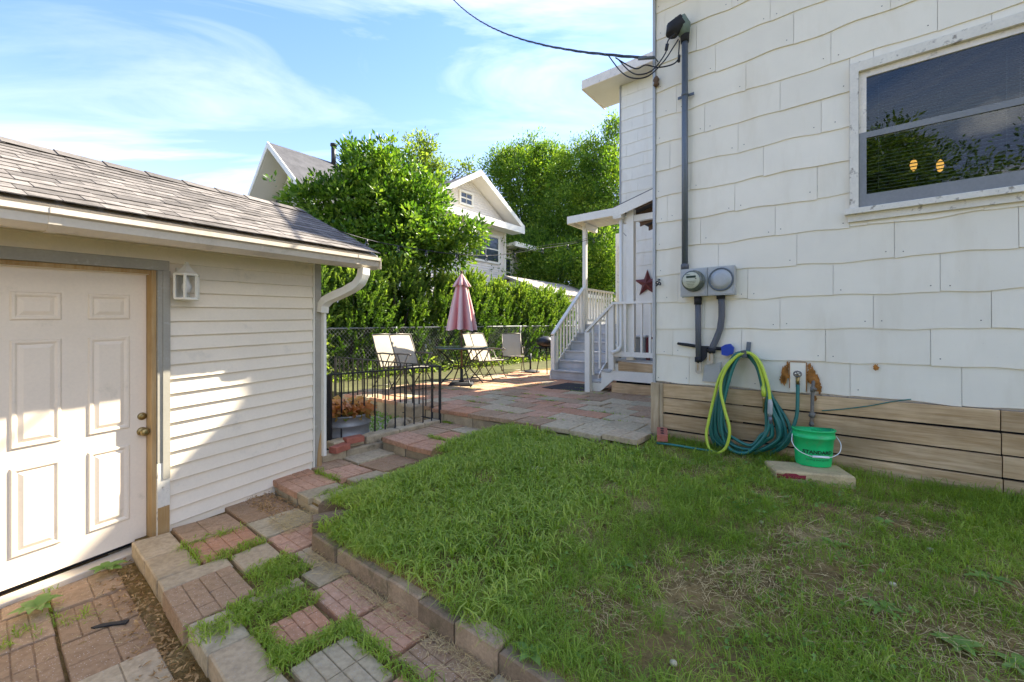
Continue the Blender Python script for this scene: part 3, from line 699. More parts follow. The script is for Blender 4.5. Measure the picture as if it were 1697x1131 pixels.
mb = MB(); mb.prism([(EA[0]-.01, EA[1]-.015), (RI[0], RI[1]-.015), (-3.2, RI[1]-.015-2.48*sl), (-3.2, RI[1]-.13-2.48*sl), (RI[0], RI[1]-.14), (EA[0]-.01, EA[1]-.13)], S_END+.002, S_END+.022, lambda n, z, s: GF(s, n, z)); mb.build('rake_board', M['white'], gar)
mb = MB(); mb.prism([(-.03, ZT), (-.03, 2.5), (RI[0], RI[1]-.12), (-2.6, ZT)], SW-.1, SW-.02, lambda n, z, s: GF(s, n, z)); mb.build('gable_wall', M['vinyl'], gar)
mb = MB(); mb.box(-4.2, S_END-.01, .37, .40, EA[1]-.13, EA[1]-.015, GF); mb.build('fascia', M['drip'], gar)
mb = MB(); mb.box(-4.2, S_END-.03, .02, .365, ZT-.02, ZT-.002, GF); mb.build('soffit', M['soffit'], gar)
mb = MB(); mb.box(-4.2, SW+.02, .30, .36, ZT-.055, ZT-.022, GF); mb.build('sub_fascia', M['barewood'], gar)
gt = MB(); pr = [(.402, .11), (.402, .0), (.46, .0), (.50, .03), (.505, .075), (.53, .085), (.53, .115), (.515, .115), (.515, .092), (.49, .08), (.486, .036), (.455, .008), (.41, .008), (.41, .11)]
pr = [(n, z+2.145) for n, z in pr]
for (a, b, g_) in ((-4.2, -.62, 0), (-.60, S_END-.25, 0), (S_END-.24, S_END+.03, 0)): gt.prism(pr, a, b, lambda n, z, s: GF(s, n, z))
for (a, b) in ((-.635, -.585), (S_END-.26, S_END-.225)): gt.prism([(n+(.004 if n > .45 else 0), z-(.004 if z < 2.16 else 0)) for n, z in pr], a, b, lambda n, z, s: GF(s, n, z))
gt.box(S_END+.022, S_END+.032, .402, .53, 2.147, 2.255, GF)
gt.build('gutter', M['gutter'], gar)
# downspout: ribbed elbows then a pipe down the far side of the corner
def rect_tube(pts, w_, d_):
    mb = MB(); P = [Vector(p) for p in pts]
    side = Vector((.4786, .878, 0)); vs = []; n = len(P)
    for i, p in enumerate(P):
        t = (P[min(i+1, n-1)]-P[max(i-1, 0)]).normalized(); a = side-t*side.dot(t); a.normalize(); b = t.cross(a); k = 1+.06*(i % 2)
        for (x, y) in ((-1, -1), (1, -1), (1, 1), (-1, 1)): vs.append(p+a*x*w_*k/2+b*y*d_*k/2)
    fs = [(4*i+k, 4*i+(k+1) % 4, 4*i+4+(k+1) % 4, 4*i+4+k) for i in range(n-1) for k in range(4)]+[(3, 2, 1, 0), (4*n-4, 4*n-3, 4*n-2, 4*n-1)]
    mb.add(vs, fs); return mb
sD = S_END-.13
path = [(.46, 2.15), (.455, 2.09), (.44, 2.05), (.42, 2.015), (.385, 1.98), (.34, 1.955), (.27, 1.92), (.18, 1.885), (.11, 1.855), (.075, 1.83), (.045, 1.79), (.035, 1.72)]
rect_tube([GF(sD-(.46-n)*.35, n, z) for n, z in path], .085, .075).build('downspout', M['white'], gar)
rect_tube([GF(sD-.13, .035, z) for z in (1.75, 1.2, .6, .28)], .03, .04).build('downspout', M['white'], gar)

# lantern beside the door
s, zt = gw(298, 436); _, zb_ = gw(298, 498)
lc = GF(s, .10, 0); H = zt-zb_
lan = thing('wall_lantern', 'white metal lantern with clear panes beside the panel door', 'lantern', GF(s, 0, zb_))
mb = MB(); nv_ = Vector((.878, -.4786, 0))
mb.box(s-.035, s+.035, .014, .034, zb_+.02, zt-.04, GF, ch=.004); mb.bar(GF(s, .02, zt-.06), GF(s, .08, zt-.06), .02, .02); mb.build('back_plate', M['white'], lan)
b0 = GF(s, .10, zb_); pz = TILT*s
mb = MB(); mb.lathe([(.010, H), (.014, H*.97), (.02, H*.9), (.032, H*.84), (.055, H*.74), (.082, H*.68), (.086, H*.66), (.086, H*.63)], b0, 6, smooth=False); mb.build('lantern_cap', M['white'], lan)
mb = MB(); mb.lathe([(.08, .0), (.082, .012), (.07, .016), (.03, .017)], b0, 6, smooth=False)
for k in range(6):
    a = k*math.pi/3; p = Vector((b0.x+.074*math.cos(a), b0.y+.074*math.sin(a), b0.z)); mb.bar(p+Vector((0, 0, .012)), p+Vector((0, 0, H*.64)), .014, .014)
mb.build('lantern_frame', M['white'], lan)
mb = MB()
for k in range(6):
    a, b = k*math.pi/3, (k+1)*math.pi/3; q = lambda t, z: Vector((b0.x+.070*math.cos(t), b0.y+.070*math.sin(t), b0.z+z))
    mb.add([q(a, .015), q(b, .015), q(b, H*.63), q(a, H*.63)], [(0, 1, 2, 3)])
mb.build('lantern_pane', M['glassbulb'], lan)
mb = MB(); mb.lathe([(.012, H*.62), (.014, H*.5), (.03, H*.38), (.032, H*.3), (.02, H*.2), (.004, H*.17)], b0, 12); mb.build('lamp_bulb', M['lampglass'], lan)
# ------------------------------------------------------------------ back porch with its stair
VX_ = 3.43; SU0, SU1 = -3.55, -2.43; RISE = .2; RUN = .27; zg = .505; LZ = zg+6*RISE
def UB(mb, u0, u1, v0, v1, z0, z1, ch=.004): return mb.box(u0, u1, v0, v1, z0, z1, HF, ch=ch)
por = thing('back_porch', 'small roofed back porch with grey steps and white balustrade, far end of the house', 'porch', HF(-3, 4.5, zg))
for k in range(6):
    v = VX_+k*RUN; z = zg+k*RISE
    UB(MB(), SU0, SU1, v, v+.02, z-.04 if k == 0 else z-.02, z+RISE-.032).build('riser', M['greywood'], por)
    if k < 5: UB(MB(), SU0-.01, SU1+.01, v-.025, v+RUN+.02, z+RISE-.03, z+RISE).build('tread', M['greywood'], por)
vl0 = VX_+5*RUN; vl1 = 6.35
for k in range(11):
    v = vl0+k*.14
    if v < vl1: UB(MB(), SU0, -2.42, v+.003, v+.137, LZ-.03, LZ, .002).build('floor_board', M['greywood'], por)
for u in (SU0-.03, SU1+.005):
    mb = MB(); mb.prism([(VX_-.02, zg-.02), (VX_+.2, zg-.02), (vl0, LZ-.42), (vl0, LZ-.03), (VX_-.02, zg+RISE-.04)], u, u+.03, lambda v, z, a: HF(a, v, z)); mb.build('stringer', M['white'], por)
UB(MB(), SU0, SU1, vl0+.02, vl0+.05, .5, LZ-.06).build('skirt_panel', M['white'], por)
for (u, v, z0, z1, nm) in ((SU0+.02, VX_+.06, zg, 1.44, 'newel_post'), (SU0+.05, vl0+.05, LZ, 4.16, 'porch_post'), (SU0+.05, vl0-.06, LZ-.2, LZ+.86, 'newel_post')):
    UB(MB(), u-.045, u+.045, v-.045, v+.045, z0, z1).build(nm, M['white'], por)
n0 = HF(SU0+.02, VX_+.02, 1.47); n1 = HF(SU0+.05, vl0-.04, LZ+.87)
def balu(parent, p, q, zlow, n, w=.033):       # balusters under a handrail from p to q
    for i in range(n):
        t = (i+.5)/n; a = p.lerp(q, t); mb = MB(); b = zlow(t)
        mb.box(-w/2, w/2, -w/2, w/2, b, a.z-.02, lambda x, y, z: Vector((a.x+x*UX+y*VX, a.y+x*UY+y*VY, z))); mb.build('baluster', M['white'], parent)
mb = MB(); mb.bar(n0, n1, .085, .04); mb.build('handrail', M['white'], por)
balu(por, n0, n1, lambda t: zg+RISE+.03+t*(LZ-zg-.3), 10)
r0 = HF(SU0+.05, vl0+.1, LZ+.86); r1 = HF(SU0+.05, vl1, LZ+.86)
mb = MB(); mb.bar(r0, r1, .085, .04); mb.build('handrail', M['white'], por)
mb = MB(); mb.bar(r0-Vector((0, 0, .76)), r1-Vector((0, 0, .76)), .04, .05); mb.build('bottom_rail', M['white'], por)
balu(por, r0, r1, lambda t: LZ+.12, 10)
mb = MB(); mb.box(-3.72, -2.41, 4.45, 5.45, 4.18, 4.24, HF, ch=.003); mb.build('roof', M['white'], por)
mb = MB(); mb.box(-3.745, -2.41, 4.40, 4.448, 4.10, 4.27, HF); mb.box(-3.77, -3.722, 4.45, 5.45, 4.10, 4.27, HF); mb.build('fascia', M['white'], por)
for k in range(9):
    mb = MB(); u = -3.70+k*.14; mb.box(u, u+.132, 4.47, 5.42, 4.165, 4.177, HF); mb.build('ceiling_board', M['soffit'], por)
mb = MB(); mb.box(SU0+.01, SU0+.09, 4.76, 5.4, 4.02, 4.16, HF); mb.build('beam', M['white'], por)
mb = MB(); mb.box(-3.42, -2.41, 6.36, 6.5, .5, 4.16, HF); mb.build('back_wall', M['white'], por)
mb = MB(); mb.box(-3.36, -3.30, 6.33, 6.358, LZ, 3.8, HF, ch=.003); mb.box(-3.30, -2.45, 6.33, 6.358, 3.72, 3.8, HF); mb.build('door_frame', M['trim'], por)
mb = MB(); mb.box(-3.29, -2.47, 6.34, 6.357, LZ+.02, 3.71, HF); mb.build('porch_door', M['white'], por)

# ------------------------------------------------------------------ low side deck with a lean-to roof
dk = thing('side_deck', 'low white deck under a lean-to roof in the corner of the house', 'deck', HF(-.8, 3, .5))
DZ = 1.09; DV = 2.30; D0, D1 = -1.55, -.03
for k in range(15):
    v = DV+k*.14; UB(MB(), D0, D1, v+.003, v+.137, DZ-.03, DZ, .002).build('floor_board', M['greywood'], dk)
UB(MB(), D0, D1, DV-.03, DV, .90, 1.02).build('rim_board', M['white'], dk)
UB(MB(), D0-.02, D1, DV-.05, DV-.031, .74, .90).build('fascia', M['white'], dk)
UB(MB(), D0-.03, D1, DV-.02, DV+.01, .52, .70).build('skirt_plank', M['skirt'], dk)
UB(MB(), D0, D1, DV+.1, DV+.12, .4, 1.0).build('painted_shade_sheet', M['dark'], dk)  # near-black sheet painted as the shade beneath the deck floor
mb = MB(); mb.prism([(D0+.1, 1.06), (D1, 1.0), (D1, .905), (D0+.1, .905)], DV-.045, DV-.031, lambda u, z, v: HF(u, v, z)); mb.build('cover_board', M['skirt'], dk)
for k in range(2):                               # two side steps up from the left
    u0 = -1.95+k*.2; z = .52+(k+1)*.19
    UB(MB(), u0-.02, u0+.22, DV-.02, DV+.95, z-.03, z).build('tread', M['greywood'], dk)
mb = MB(); mb.prism([(-1.99, .50), (-1.90, .50), (-1.80, .52), (-1.54, .74), (-1.54, .98), (-1.56, .98), (-1.56, .86), (-1.76, .86), (-1.76, .67), (-1.96, .67)], DV-.045, DV-.015, lambda u, z, v: HF(u, v, z)); mb.build('stringer', M['white'], dk)
UB(MB(), -2.00, -1.91, DV-.18, DV-.09, .50, 1.535).build('newel_post', M['white'], dk)
UB(MB(), -1.60, -1.51, DV-.10, DV-.02, .92, 2.0).build('newel_post', M['white'], dk)
a, b = HF(-1.99, DV-.135, 1.55), HF(-1.52, DV-.07, 2.02)
mb = MB(); mb.bar(a, b, .09, .04); mb.build('handrail', M['white'], dk)
balu(dk, a.lerp(b, .12), b.lerp(a, .12), lambda t: .76+.33*t, 3)
a, b = HF(-1.55, DV-.06, 2.02), HF(D1, DV-.06, 2.02)
mb = MB(); mb.bar(a, b, .085, .04); mb.build('handrail', M['white'], dk)
mb = MB(); mb.bar(a-Vector((0, 0, .84)), b-Vector((0, 0, .84)), .04, .08); mb.build('bottom_rail', M['white'], dk)
balu(dk, a.lerp(b, .02), b, lambda t: 1.19, 11)
mb = MB(); UB(mb, -1.32, -1.20, DV-.02, DV+.08, DZ, 3.56); mb.build('roof_post', M['white'], dk)
mb = MB(); mb.tube([HF(-1.40, DV-.04, 3.42), HF(-1.40, DV-.04, 1.32), HF(-1.43, DV-.10, 1.24), HF(-1.5, DV-.2, 1.2)], .032, 8); mb.build('downspout', M['white'], dk)
mb = MB(); UB(mb, -1.50, -1.36, DV-.14, DV+.04, 3.40, 3.50); mb.build('gutter_end', M['white'], dk)
ru = [(-1.50, 3.55), (-.02, 3.95)]
mb = MB(); mb.prism([(-1.5, 3.56), (-.02, 3.96), (-.02, 4.0), (-1.5, 3.60)], DV-.12, 4.46, lambda u, z, v: HF(u, v, z)); mb.build('roof', M['asphalt_far'], dk)
mb = MB(); mb.prism([(-1.5, 3.41), (-.02, 3.81), (-.02, 3.975), (-1.5, 3.575)], DV-.145, DV-.122, lambda u, z, v: HF(u, v, z)); mb.build('rake_board', M['white'], dk)
for k in range(5):
    v = DV+.05+k*.42; mb = MB(); mb.prism([(-1.46, 3.47), (-.03, 3.86), (-.03, 3.945), (-1.46, 3.555)], v, v+.04, lambda u, z, vv: HF(u, vv, z)); mb.build('rafter', M['rafter'], dk)
mb = MB(); mb.box(-1.46, -.03, DV, DV+.08, 3.34, 3.44, HF); mb.build('beam', M['white'], dk)

st = MB(); u, z = hw(1072, 470, 4.40); c = HF(u, 4.40, z); R1, R2 = .30, .12
pts = []
for k in range(10):
    a = math.pi/2+k*math.pi/5; r = R1 if k % 2 == 0 else R2; pts.append(HF(u+r*math.cos(a), 4.425, z+r*math.sin(a)))
st.add([HF(u, 4.34, z), HF(u, 4.44, z)]+pts, [(0, 2+k, 2+(k+1) % 10) for k in range(10)]+[(1, 2+(k+1) % 10, 2+k) for k in range(10)])
tag(st.build('wall_star', M['star']), 'dark red metal barn star on the white wall behind the deck', 'wall star')
rc = thing('wooden_chair', 'dark red slatted wooden chair behind the white deck balusters', 'chair', HF(-.85, 2.9, DZ))
for k in range(4):
    UB(MB(), -1.05+k*.135, -.925+k*.135, 2.9, 2.925, DZ+.35, DZ+.86).build('back_slat', M['darkred'], rc)
UB(MB(), -1.05, -.5, 2.45, 2.9, DZ+.34, DZ+.37).build('seat', M['darkred'], rc)
for (u, v) in ((-1.03, 2.47), (-.53, 2.47), (-1.03, 2.88), (-.53, 2.88)): UB(MB(), u-.025, u+.025, v-.025, v+.025, DZ, DZ+.34).build('leg', M['darkred'], rc)
bn = thing('storage_bin', 'grey plastic bin on the deck beside the dark red chair', 'bin', HF(-1.25, 2.7, DZ))
UB(MB(), -1.36, -1.14, 2.6, 2.85, DZ, DZ+.36, .01).build('bin_body', M['galv'], bn); UB(MB(), -1.38, -1.12, 2.58, 2.87, DZ+.362, DZ+.40, .012).build('lid', M['plasticwhite'], bn)
mb = MB(); p = [(930, 637), (1000, 643)]; mb.box(-2.85, -2.05, 2.05, 2.95, .515, .53, HF, ch=.005)
tag(mb.build('door_mat', M['mat']), 'dark mat on the pavers at the foot of the porch steps', 'door mat')

# ------------------------------------------------------------------ black iron railing round the sunken corner
ra = thing('iron_railing', 'black iron railing with thin upright bars beside the garage corner', 'railing', HF(-2.8, -1.2, .3))
RZ = 1.095; A = HF(-2.90, -1.93, 0); B = HF(-2.76, -.46, 0); C_ = HF(-5.6, -.40, 0)
def at(p, z): return Vector((p.x, p.y, z))
for p, z0, w_ in ((A, .2, .045), (B, .30, .034), (C_, .4, .034)):
    mb = MB(); mb.bar(at(p, z0), at(p, RZ), w_, w_, up=Vector((0, 1, 0))); mb.build('post', M['black'], ra)
for p, q, n in ((A, B, 11), (B, C_, 19)):
    mb = MB(); mb.bar(at(p, RZ), at(q, RZ), .032, .016); mb.build('top_rail', M['black'], ra)
    mb = MB(); mb.bar(at(p, .37), at(q, .37), .03, .014); mb.build('bottom_rail', M['black'], ra)
    for i in range(1, n):
        x = p.lerp(q, i/n); mb = MB(); mb.bar(at(x, .37), at(x, RZ), .015, .015, up=Vector((0, 1, 0))); mb.build('baluster', M['black'], ra)
# low wall of tan stones under it
rw = thing('retaining_wall', 'low dry wall of tan blocks under the black railing', 'wall', HF(-2.72, -1.6, .2))
rs = random.Random(5)
for (cz, h, segs) in ((.19, .105, [(-2.12, -1.86), (-1.85, -1.45), (-1.44, -1.20)]), (.297, .085, [(-1.96, -1.60), (-1.59, -1.15), (-1.14, -.75), (-.74, -.48)])):
    for (v0, v1) in segs:
        uo = -2.70+(.0 if cz < .25 else -.05)+rs.uniform(-.02, .02); k = rs.uniform(-.06, .06); m_ = (v0+v1)/2
        mb = MB(); mb.box(uo-.14, uo+.02, v0, v1, cz, cz+h, lambda u, v, z: HF(u+k*(v-m_), v, z), ch=.012); mb.build('wall_stone', M['stone'], rw)
sk_ = thing('stone_stack', 'two pale tan blocks stacked behind the railing near its far post', 'stone stack', HF(-2.98, -.72, .3))
for (z0, z1, d) in ((.26, .44, .0), (.442, .60, .02)):
    mb = MB(); mb.box(-3.08+d, -2.90+d, -.84+d, -.64-d, z0, z1, HF, ch=.025); mb.build('stone_block', M['stone'], sk_)
mb = MB(); mb.lathe([(.05, 0), (.13, .03), (.15, .09), (.11, .16), (.04, .185)], HF(-2.96, -.98, .27), 11); tag(mb.build('round_stone', M['stone']), 'rounded brown stone at the foot of the tan block stack', 'stone')
for i, (u, v, z, yaw, lb) in enumerate(((-2.68, -1.93, .30, .3, 'red brick lying in front at the base of the railing post'), (-2.73, -1.74, .345, -.1, 'red brick laid behind the other brick on the low wall'))):
    cs, sn = math.cos(yaw), math.sin(yaw); mb = MB(); mb.box(-.05, .05, -.10, .10, 0, .065, lambda a, b, c: HF(u+a*cs-b*sn, v+a*sn+b*cs, z+c), ch=.006)
    tag(mb.build('brick', M['brick']), lb, 'brick', 'loose bricks by the railing')
# cored brick at the patio corner
cb = thing('cored_brick', 'single red brick with three holes at the patio corner by the wooden post', 'brick', HF(-.02, -.33, .55))
bp = grd(1090, 727, 1.03); bu, bv = to_uv(bp.x, bp.y)
yaw = .35; cs, sn = math.cos(yaw), math.sin(yaw); TB = lambda a, b, c: HF(bu+a*cs-b*sn, bv+.12+a*sn+b*cs, .555+c+b*.15)
mb = MB(); mb.box(-.048, .048, -.10, .10, 0, .062, TB, ch=.004); mb.build('brick_body', M['brick'], cb)
mb = MB()
for b in (-.055, 0, .055): mb.add([TB(.018*math.cos(t), b+.018*math.sin(t), .0635) for t in [i*math.pi/5 for i in range(10)]], [tuple(range(10))])
mb.build('painted_core_shade', M['dark'], cb)  # flat black discs painted as the shade inside the holes

# ------------------------------------------------------------------ planter tub with coleus
tc_ = Vector((-1.955, 4.98, .265))
tb = thing('planter_tub', 'ribbed galvanized tub of orange coleus behind the black railing', 'planter', tc_)
mb = MB(); mb.lathe([(.235, 0), (.245, .02), (.252, .10), (.262, .105), (.262, .12), (.256, .125), (.268, .22), (.278, .225), (.278, .24), (.272, .245), (.283, .33), (.294, .335), (.294, .35), (.28, .352), (.272, .31)], tc_, 28); mb.build('tub', M['tub'], tb)
mb = MB(); mb.lathe([(.27, .30), (.2, .315), (.05, .32)], tc_, 20); mb.build('potting_soil', M['soil'], tb)

# ------------------------------------------------------------------ patio table, umbrella, chairs
def pz(x, y): u, v = to_uv(x, y); return zp(u)-.008*max(0, v-2)+.004
tp = grd(765, 637, 1.09); TZ = pz(tp.x, tp.y)
tab = thing('patio_table', 'round dark metal patio table around the umbrella pole', 'table', (tp.x, tp.y, TZ))
mb = MB(); mb.lathe([(.52, .70), (.545, .705), (.55, .72), (.545, .735), (.51, .738), (.03, .738)], (tp.x, tp.y, TZ), 36); mb.build('tabletop', M['tabletop'], tab)
for k in range(4):
    a = k*math.pi/2+.5; d = Vector((math.cos(a), math.sin(a), 0)); o = Vector((tp.x, tp.y, TZ))
    mb = MB(); mb.tube([o+d*.50+Vector((0, 0, .70)), o+d*.36+Vector((0, 0, .60)), o+d*.16+Vector((0, 0, .40)), o+d*.20+Vector((0, 0, .28)), o+d*.40+Vector((0, 0, .07)), o+d*.46], .014, 7); mb.build('leg', M['black'], tab)
mb = MB(); mb.tube([Vector((tp.x+.17*math.cos(t), tp.y+.17*math.sin(t), TZ+.36)) for t in [i*math.pi/8 for i in range(16)]], .010, 6, closed=True); mb.build('leg_ring', M['black'], tab)
ub = thing('parasol_weight', 'dark square umbrella base on the pavers under the round table', 'parasol weight', (tp.x, tp.y, TZ))
mb = MB(); mb.box(-.23, .23, -.23, .23, 0, .05, lambda a, b, c: Vector((tp.x+a, tp.y+b, TZ+c)), ch=.03); mb.build('plate', M['rubber'], ub)
mb = MB(); mb.lathe([(.05, .05), (.045, .09), (.03, .1), (.03, .30), (.024, .31)], (tp.x, tp.y, TZ), 12); mb.build('pole_sleeve', M['black'], ub)
def umb_mat():
    m, nt, b = base('faded_red_canvas'); P = pos(nt); n = noise(nt, P, 6, 5, .6); n2 = noise(nt, P, 200, 2)
    at_ = N(nt, 'ShaderNodeAttribute', attribute_name='tint')
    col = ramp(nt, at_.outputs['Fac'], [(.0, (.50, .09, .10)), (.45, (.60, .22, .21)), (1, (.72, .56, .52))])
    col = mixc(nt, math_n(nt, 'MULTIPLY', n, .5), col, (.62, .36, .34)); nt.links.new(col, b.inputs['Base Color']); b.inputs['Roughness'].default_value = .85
    bump(nt, b, n2, .2, .002); return m
um = thing('patio_umbrella', 'closed faded red patio umbrella standing in the round table', 'umbrella', (tp.x, tp.y, TZ))
mb = MB(); mb.tube([(tp.x, tp.y, TZ+.06), (tp.x, tp.y, TZ+2.19)], .019, 10); mb.build('pole', M['rafter'], um)
def canopy(z_r, n=128, nm='canopy', pleats=8, amp=.42):
    V_, F_, T_ = [], [], []
    for i, (z, r) in enumerate(z_r):
        t = i/(len(z_r)-1)
        for k in range(n):
            a = 2*math.pi*k/n; ph = pleats*a
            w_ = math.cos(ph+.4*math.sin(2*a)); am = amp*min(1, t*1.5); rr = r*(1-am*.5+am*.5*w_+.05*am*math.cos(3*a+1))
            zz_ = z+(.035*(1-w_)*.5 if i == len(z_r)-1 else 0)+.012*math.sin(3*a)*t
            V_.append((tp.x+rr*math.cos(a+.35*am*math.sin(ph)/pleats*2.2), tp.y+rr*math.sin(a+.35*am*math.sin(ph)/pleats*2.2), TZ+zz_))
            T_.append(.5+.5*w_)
    for i in range(len(z_r)-1):
        for k in range(n): l = (k+1) % n; F_.append((i*n+k, i*n+l, (i+1)*n+l, (i+1)*n+k))
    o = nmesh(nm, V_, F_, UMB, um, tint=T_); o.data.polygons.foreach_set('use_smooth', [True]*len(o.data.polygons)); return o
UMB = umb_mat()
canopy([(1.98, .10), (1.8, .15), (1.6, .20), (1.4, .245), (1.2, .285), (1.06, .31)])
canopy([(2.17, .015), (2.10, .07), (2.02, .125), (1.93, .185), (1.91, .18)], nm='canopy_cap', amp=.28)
mb = MB(); mb.lathe([(.012, 2.16), (.024, 2.19), (.022, 2.22), (.006, 2.24)], (tp.x, tp.y, TZ), 10); mb.build('finial', M['rafter'], um)

def make_chair(label):
    t = thing('folding_chair', label, 'chair', (0, 0, 0), 'beige sling patio chairs')
    T = lambda x, y, z: Vector((x, y, z))                    # faces +x
    def sling(p, q, nm):
        mb = MB(); p, q = Vector(p), Vector(q); V_ = []; n = 6; nr = Vector((q.z-p.z, 0, -(q.x-p.x))).normalized()
        for i in range(n+1):
            for y in (-.235, -.12, 0, .12, .235):
                c = p.lerp(q, i/n); V_.append(Vector((c.x, y, c.z))+nr*(.018*math.sin(math.pi*i/n)*(1-(y/.3)**2)))
        F_ = [(i*5+k, i*5+k+1, i*5+k+6, i*5+k+5) for i in range(n) for k in range(4)]
        mb.add(V_, F_, smooth=True); mb.build(nm, M['sling'], t)
    sling((-.03, 0, .40), (-.27, 0, .98), 'backrest'); sling((.42, 0, .43), (-.03, 0, .39), 'seat')
    mb = MB()
    for y in (-.245, .245): mb.tube([T(-.01, y, .36), T(-.27, y, .99)], .012, 7)
    mb.tube([T(-.27, -.245, .99), T(-.275, 0, 1.0), T(-.27, .245, .99)], .012, 7); mb.build('back_frame', M['bronze'], t)
    mb = MB()
    for y in (-.245, .245): mb.tube([T(-.05, y, .385), T(.43, y, .43)], .012, 7)
    mb.tube([T(.43, -.245, .43), T(.445, 0, .425), T(.43, .245, .43)], .012, 7); mb.build('seat_frame', M['bronze'], t)
    for y in (-.265, .265):
        mb = MB(); mb.tube([T(-.16, y, .64), T(.05, y, .655), T(.30, y, .65), T(.33, y, .63)], .016, 7); mb.build('armrest', M['bronze'], t)
        mb = MB(); mb.tube([T(.26, y, .64), T(.12, y, .40), T(-.22, y, .01)], .011, 7); mb.build('leg', M['bronze'], t)
        mb = MB(); mb.tube([T(-.02, y, .64), T(.10, y, .40), T(.36, y, .01)], .011, 7); mb.build('leg', M['bronze'], t)
    mb = MB(); mb.tube([T(-.20, -.265, .03), T(-.20, .265, .03)], .009, 6); mb.tube([T(.35, -.265, .03), T(.35, .265, .03)], .009, 6); mb.build('stretcher', M['bronze'], t)
    return t
CH = [(650, 648, 7.95, -.62, 'beige sling chair at far left of the patio, its back half hidden by another'), (679, 648, 7.72, -.62, 'beige sling chair turned to the table, right of the leftmost chair'),
      (806, 628, 9.35, -.55, 'beige sling chair behind the round table, nearer of the two overlapping'), (792, 622, 9.9, -.55, 'beige sling chair mostly hidden behind another chair beside the table'),
      (849, 612, 11.0, -1.45, 'beige sling chair facing forward alone against the wire fence')]
ch0 = make_chair(CH[0][4])
for i, (px, py, Y, rz, lb) in enumerate(CH):
    o = ch0 if i == 0 else copy_tree(ch0); o['label'] = lb; x = (px-848.5)/700*Y; o.location = (x, Y, pz(x, Y)); o.rotation_euler = (0, 0, rz)
sp = ray(904, 600, 10.6); spz = pz(sp.x, sp.y)
ps_ = thing('grill_stand', 'small black grill on a thin stand left of the porch steps', 'grill', (sp.x, sp.y, spz))
mb = MB(); mb.lathe([(.10, .66), (.2, .70), (.23, .76), (.235, .80), (.2, .86), (.08, .92), (.02, .93)], (sp.x, sp.y, spz), 16); mb.build('grill_bowl', M['black'], ps_)
mb = MB(); mb.box(-.30, .24, -.12, .12, .62, .65, lambda a, b, c: Vector((sp.x+a, sp.y+b, spz+c))); mb.build('shelf', M['black'], ps_)
for a in (.6, 2.7, 4.8):
    mb = MB(); mb.tube([(sp.x+.12*math.cos(a), sp.y+.12*math.sin(a), spz+.66), (sp.x+.24*math.cos(a), sp.y+.24*math.sin(a), spz)], .014, 6); mb.build('leg', M['black'], ps_)
sp = ray(879, 612, 10.9); spz = pz(sp.x, sp.y)
us = thing('umbrella_stand', 'empty dark cross-shaped umbrella stand on the pavers beside the lone chair', 'umbrella stand', (sp.x, sp.y, spz))
mb = MB(); mb.lathe([(.24, 0), (.24, .025), (.2, .04), (.05, .06), (.035, .07)], (sp.x, sp.y, spz), 16); mb.build('stand_base', M['rubber'], us)
mb = MB(); mb.tube([(sp.x, sp.y, spz+.06), (sp.x, sp.y, spz+.48)], .024, 8); mb.build('stand_tube', M['black'], us)

# ------------------------------------------------------------------ chain-link fence
F0 = Vector((-4.55, 8.3, .45)); FD = Vector((.6277, .7785, 0)); FL = 13.0; FH = 1.14
fe = thing('chain_link_fence', 'grey chain-link fence between the patio and the yew hedge', 'fence', F0)
def FP(t, z): return F0+FD*t+Vector((0, 0, z+.012*t))
for k in range(6):
    t = .2+k*2.5; mb = MB(); mb.tube([FP(t, -.05), FP(t, FH+.03)], .024, 8); mb.build('post', M['fencewire'], fe)
mb = MB(); mb.tube([FP(-.3, FH), FP(FL, FH)], .019, 8); mb.build('top_rail', M['fencewire'], fe)
V_, F_ = [], []
step = .092; off = Vector((.7785, -.6277, 0))*.03
def wire(p, q):
    b = len(V_); d = (q-p).normalized(); a = d.cross(off).normalized()*.0028; c_ = off.normalized()*.0028
    for e in (p, q):
        for k in (a, -a*.5+c_*.87, -a*.5-c_*.87): V_.append(e+k+off)
    for k in range(3): l = (k+1) % 3; F_.append((b+k, b+l, b+3+l, b+3+k))
t = -1.2
while t < FL:
    for sg in (1, -1):
        t0, z0, t1, z1 = (t, 0, t+FH*.92, FH) if sg > 0 else (t, FH, t+FH*.92, 0)
        if t0 < -.3: z0 += (z1-z0)*(-.3-t0)/(t1-t0); t0 = -.3
        if t1 > FL: z1 = z0+(z1-z0)*(FL-t0)/(t1-t0); t1 = FL
        if t1 > t0: wire(FP(t0, z0), FP(t1, z1))
    t += step
stuff(nmesh('wire_mesh', V_, F_, M['fencewire'], fe))

# ------------------------------------------------------------------ things fixed to the house wall
u, zt = hw(1135, 62, -.07); _, zb_ = hw(1139, 447, -.07)
cd = thing('service_mast', 'long grey electrical conduit with black weatherhead running up the house wall', 'conduit', HF(u, 0, zb_))
mb = MB(); mb.tube([HF(u, -.07, zb_), HF(u, -.07, zt)], .029, 14); mb.build('pipe', M['conduit'], cd)
mb = MB(); mb.lathe([(.036, .0), (.037, .05), (.031, .055)], HF(u, -.07, zb_), 14); mb.build('pipe_collar', M['pvc'], cd)
mb = MB(); w0 = HF(u, -.07, zt)
mb.tube([w0-Vector((0, 0, .05)), w0+Vector((0, 0, .03)), HF(u-.01, -.085, zt+.09), HF(u-.04, -.11, zt+.12), HF(u-.085, -.14, zt+.08), HF(u-.10, -.15, zt+.02)], [.038, .042, .066, .08, .075, .055], 14); mb.build('weatherhead', M['rubber'], cd)
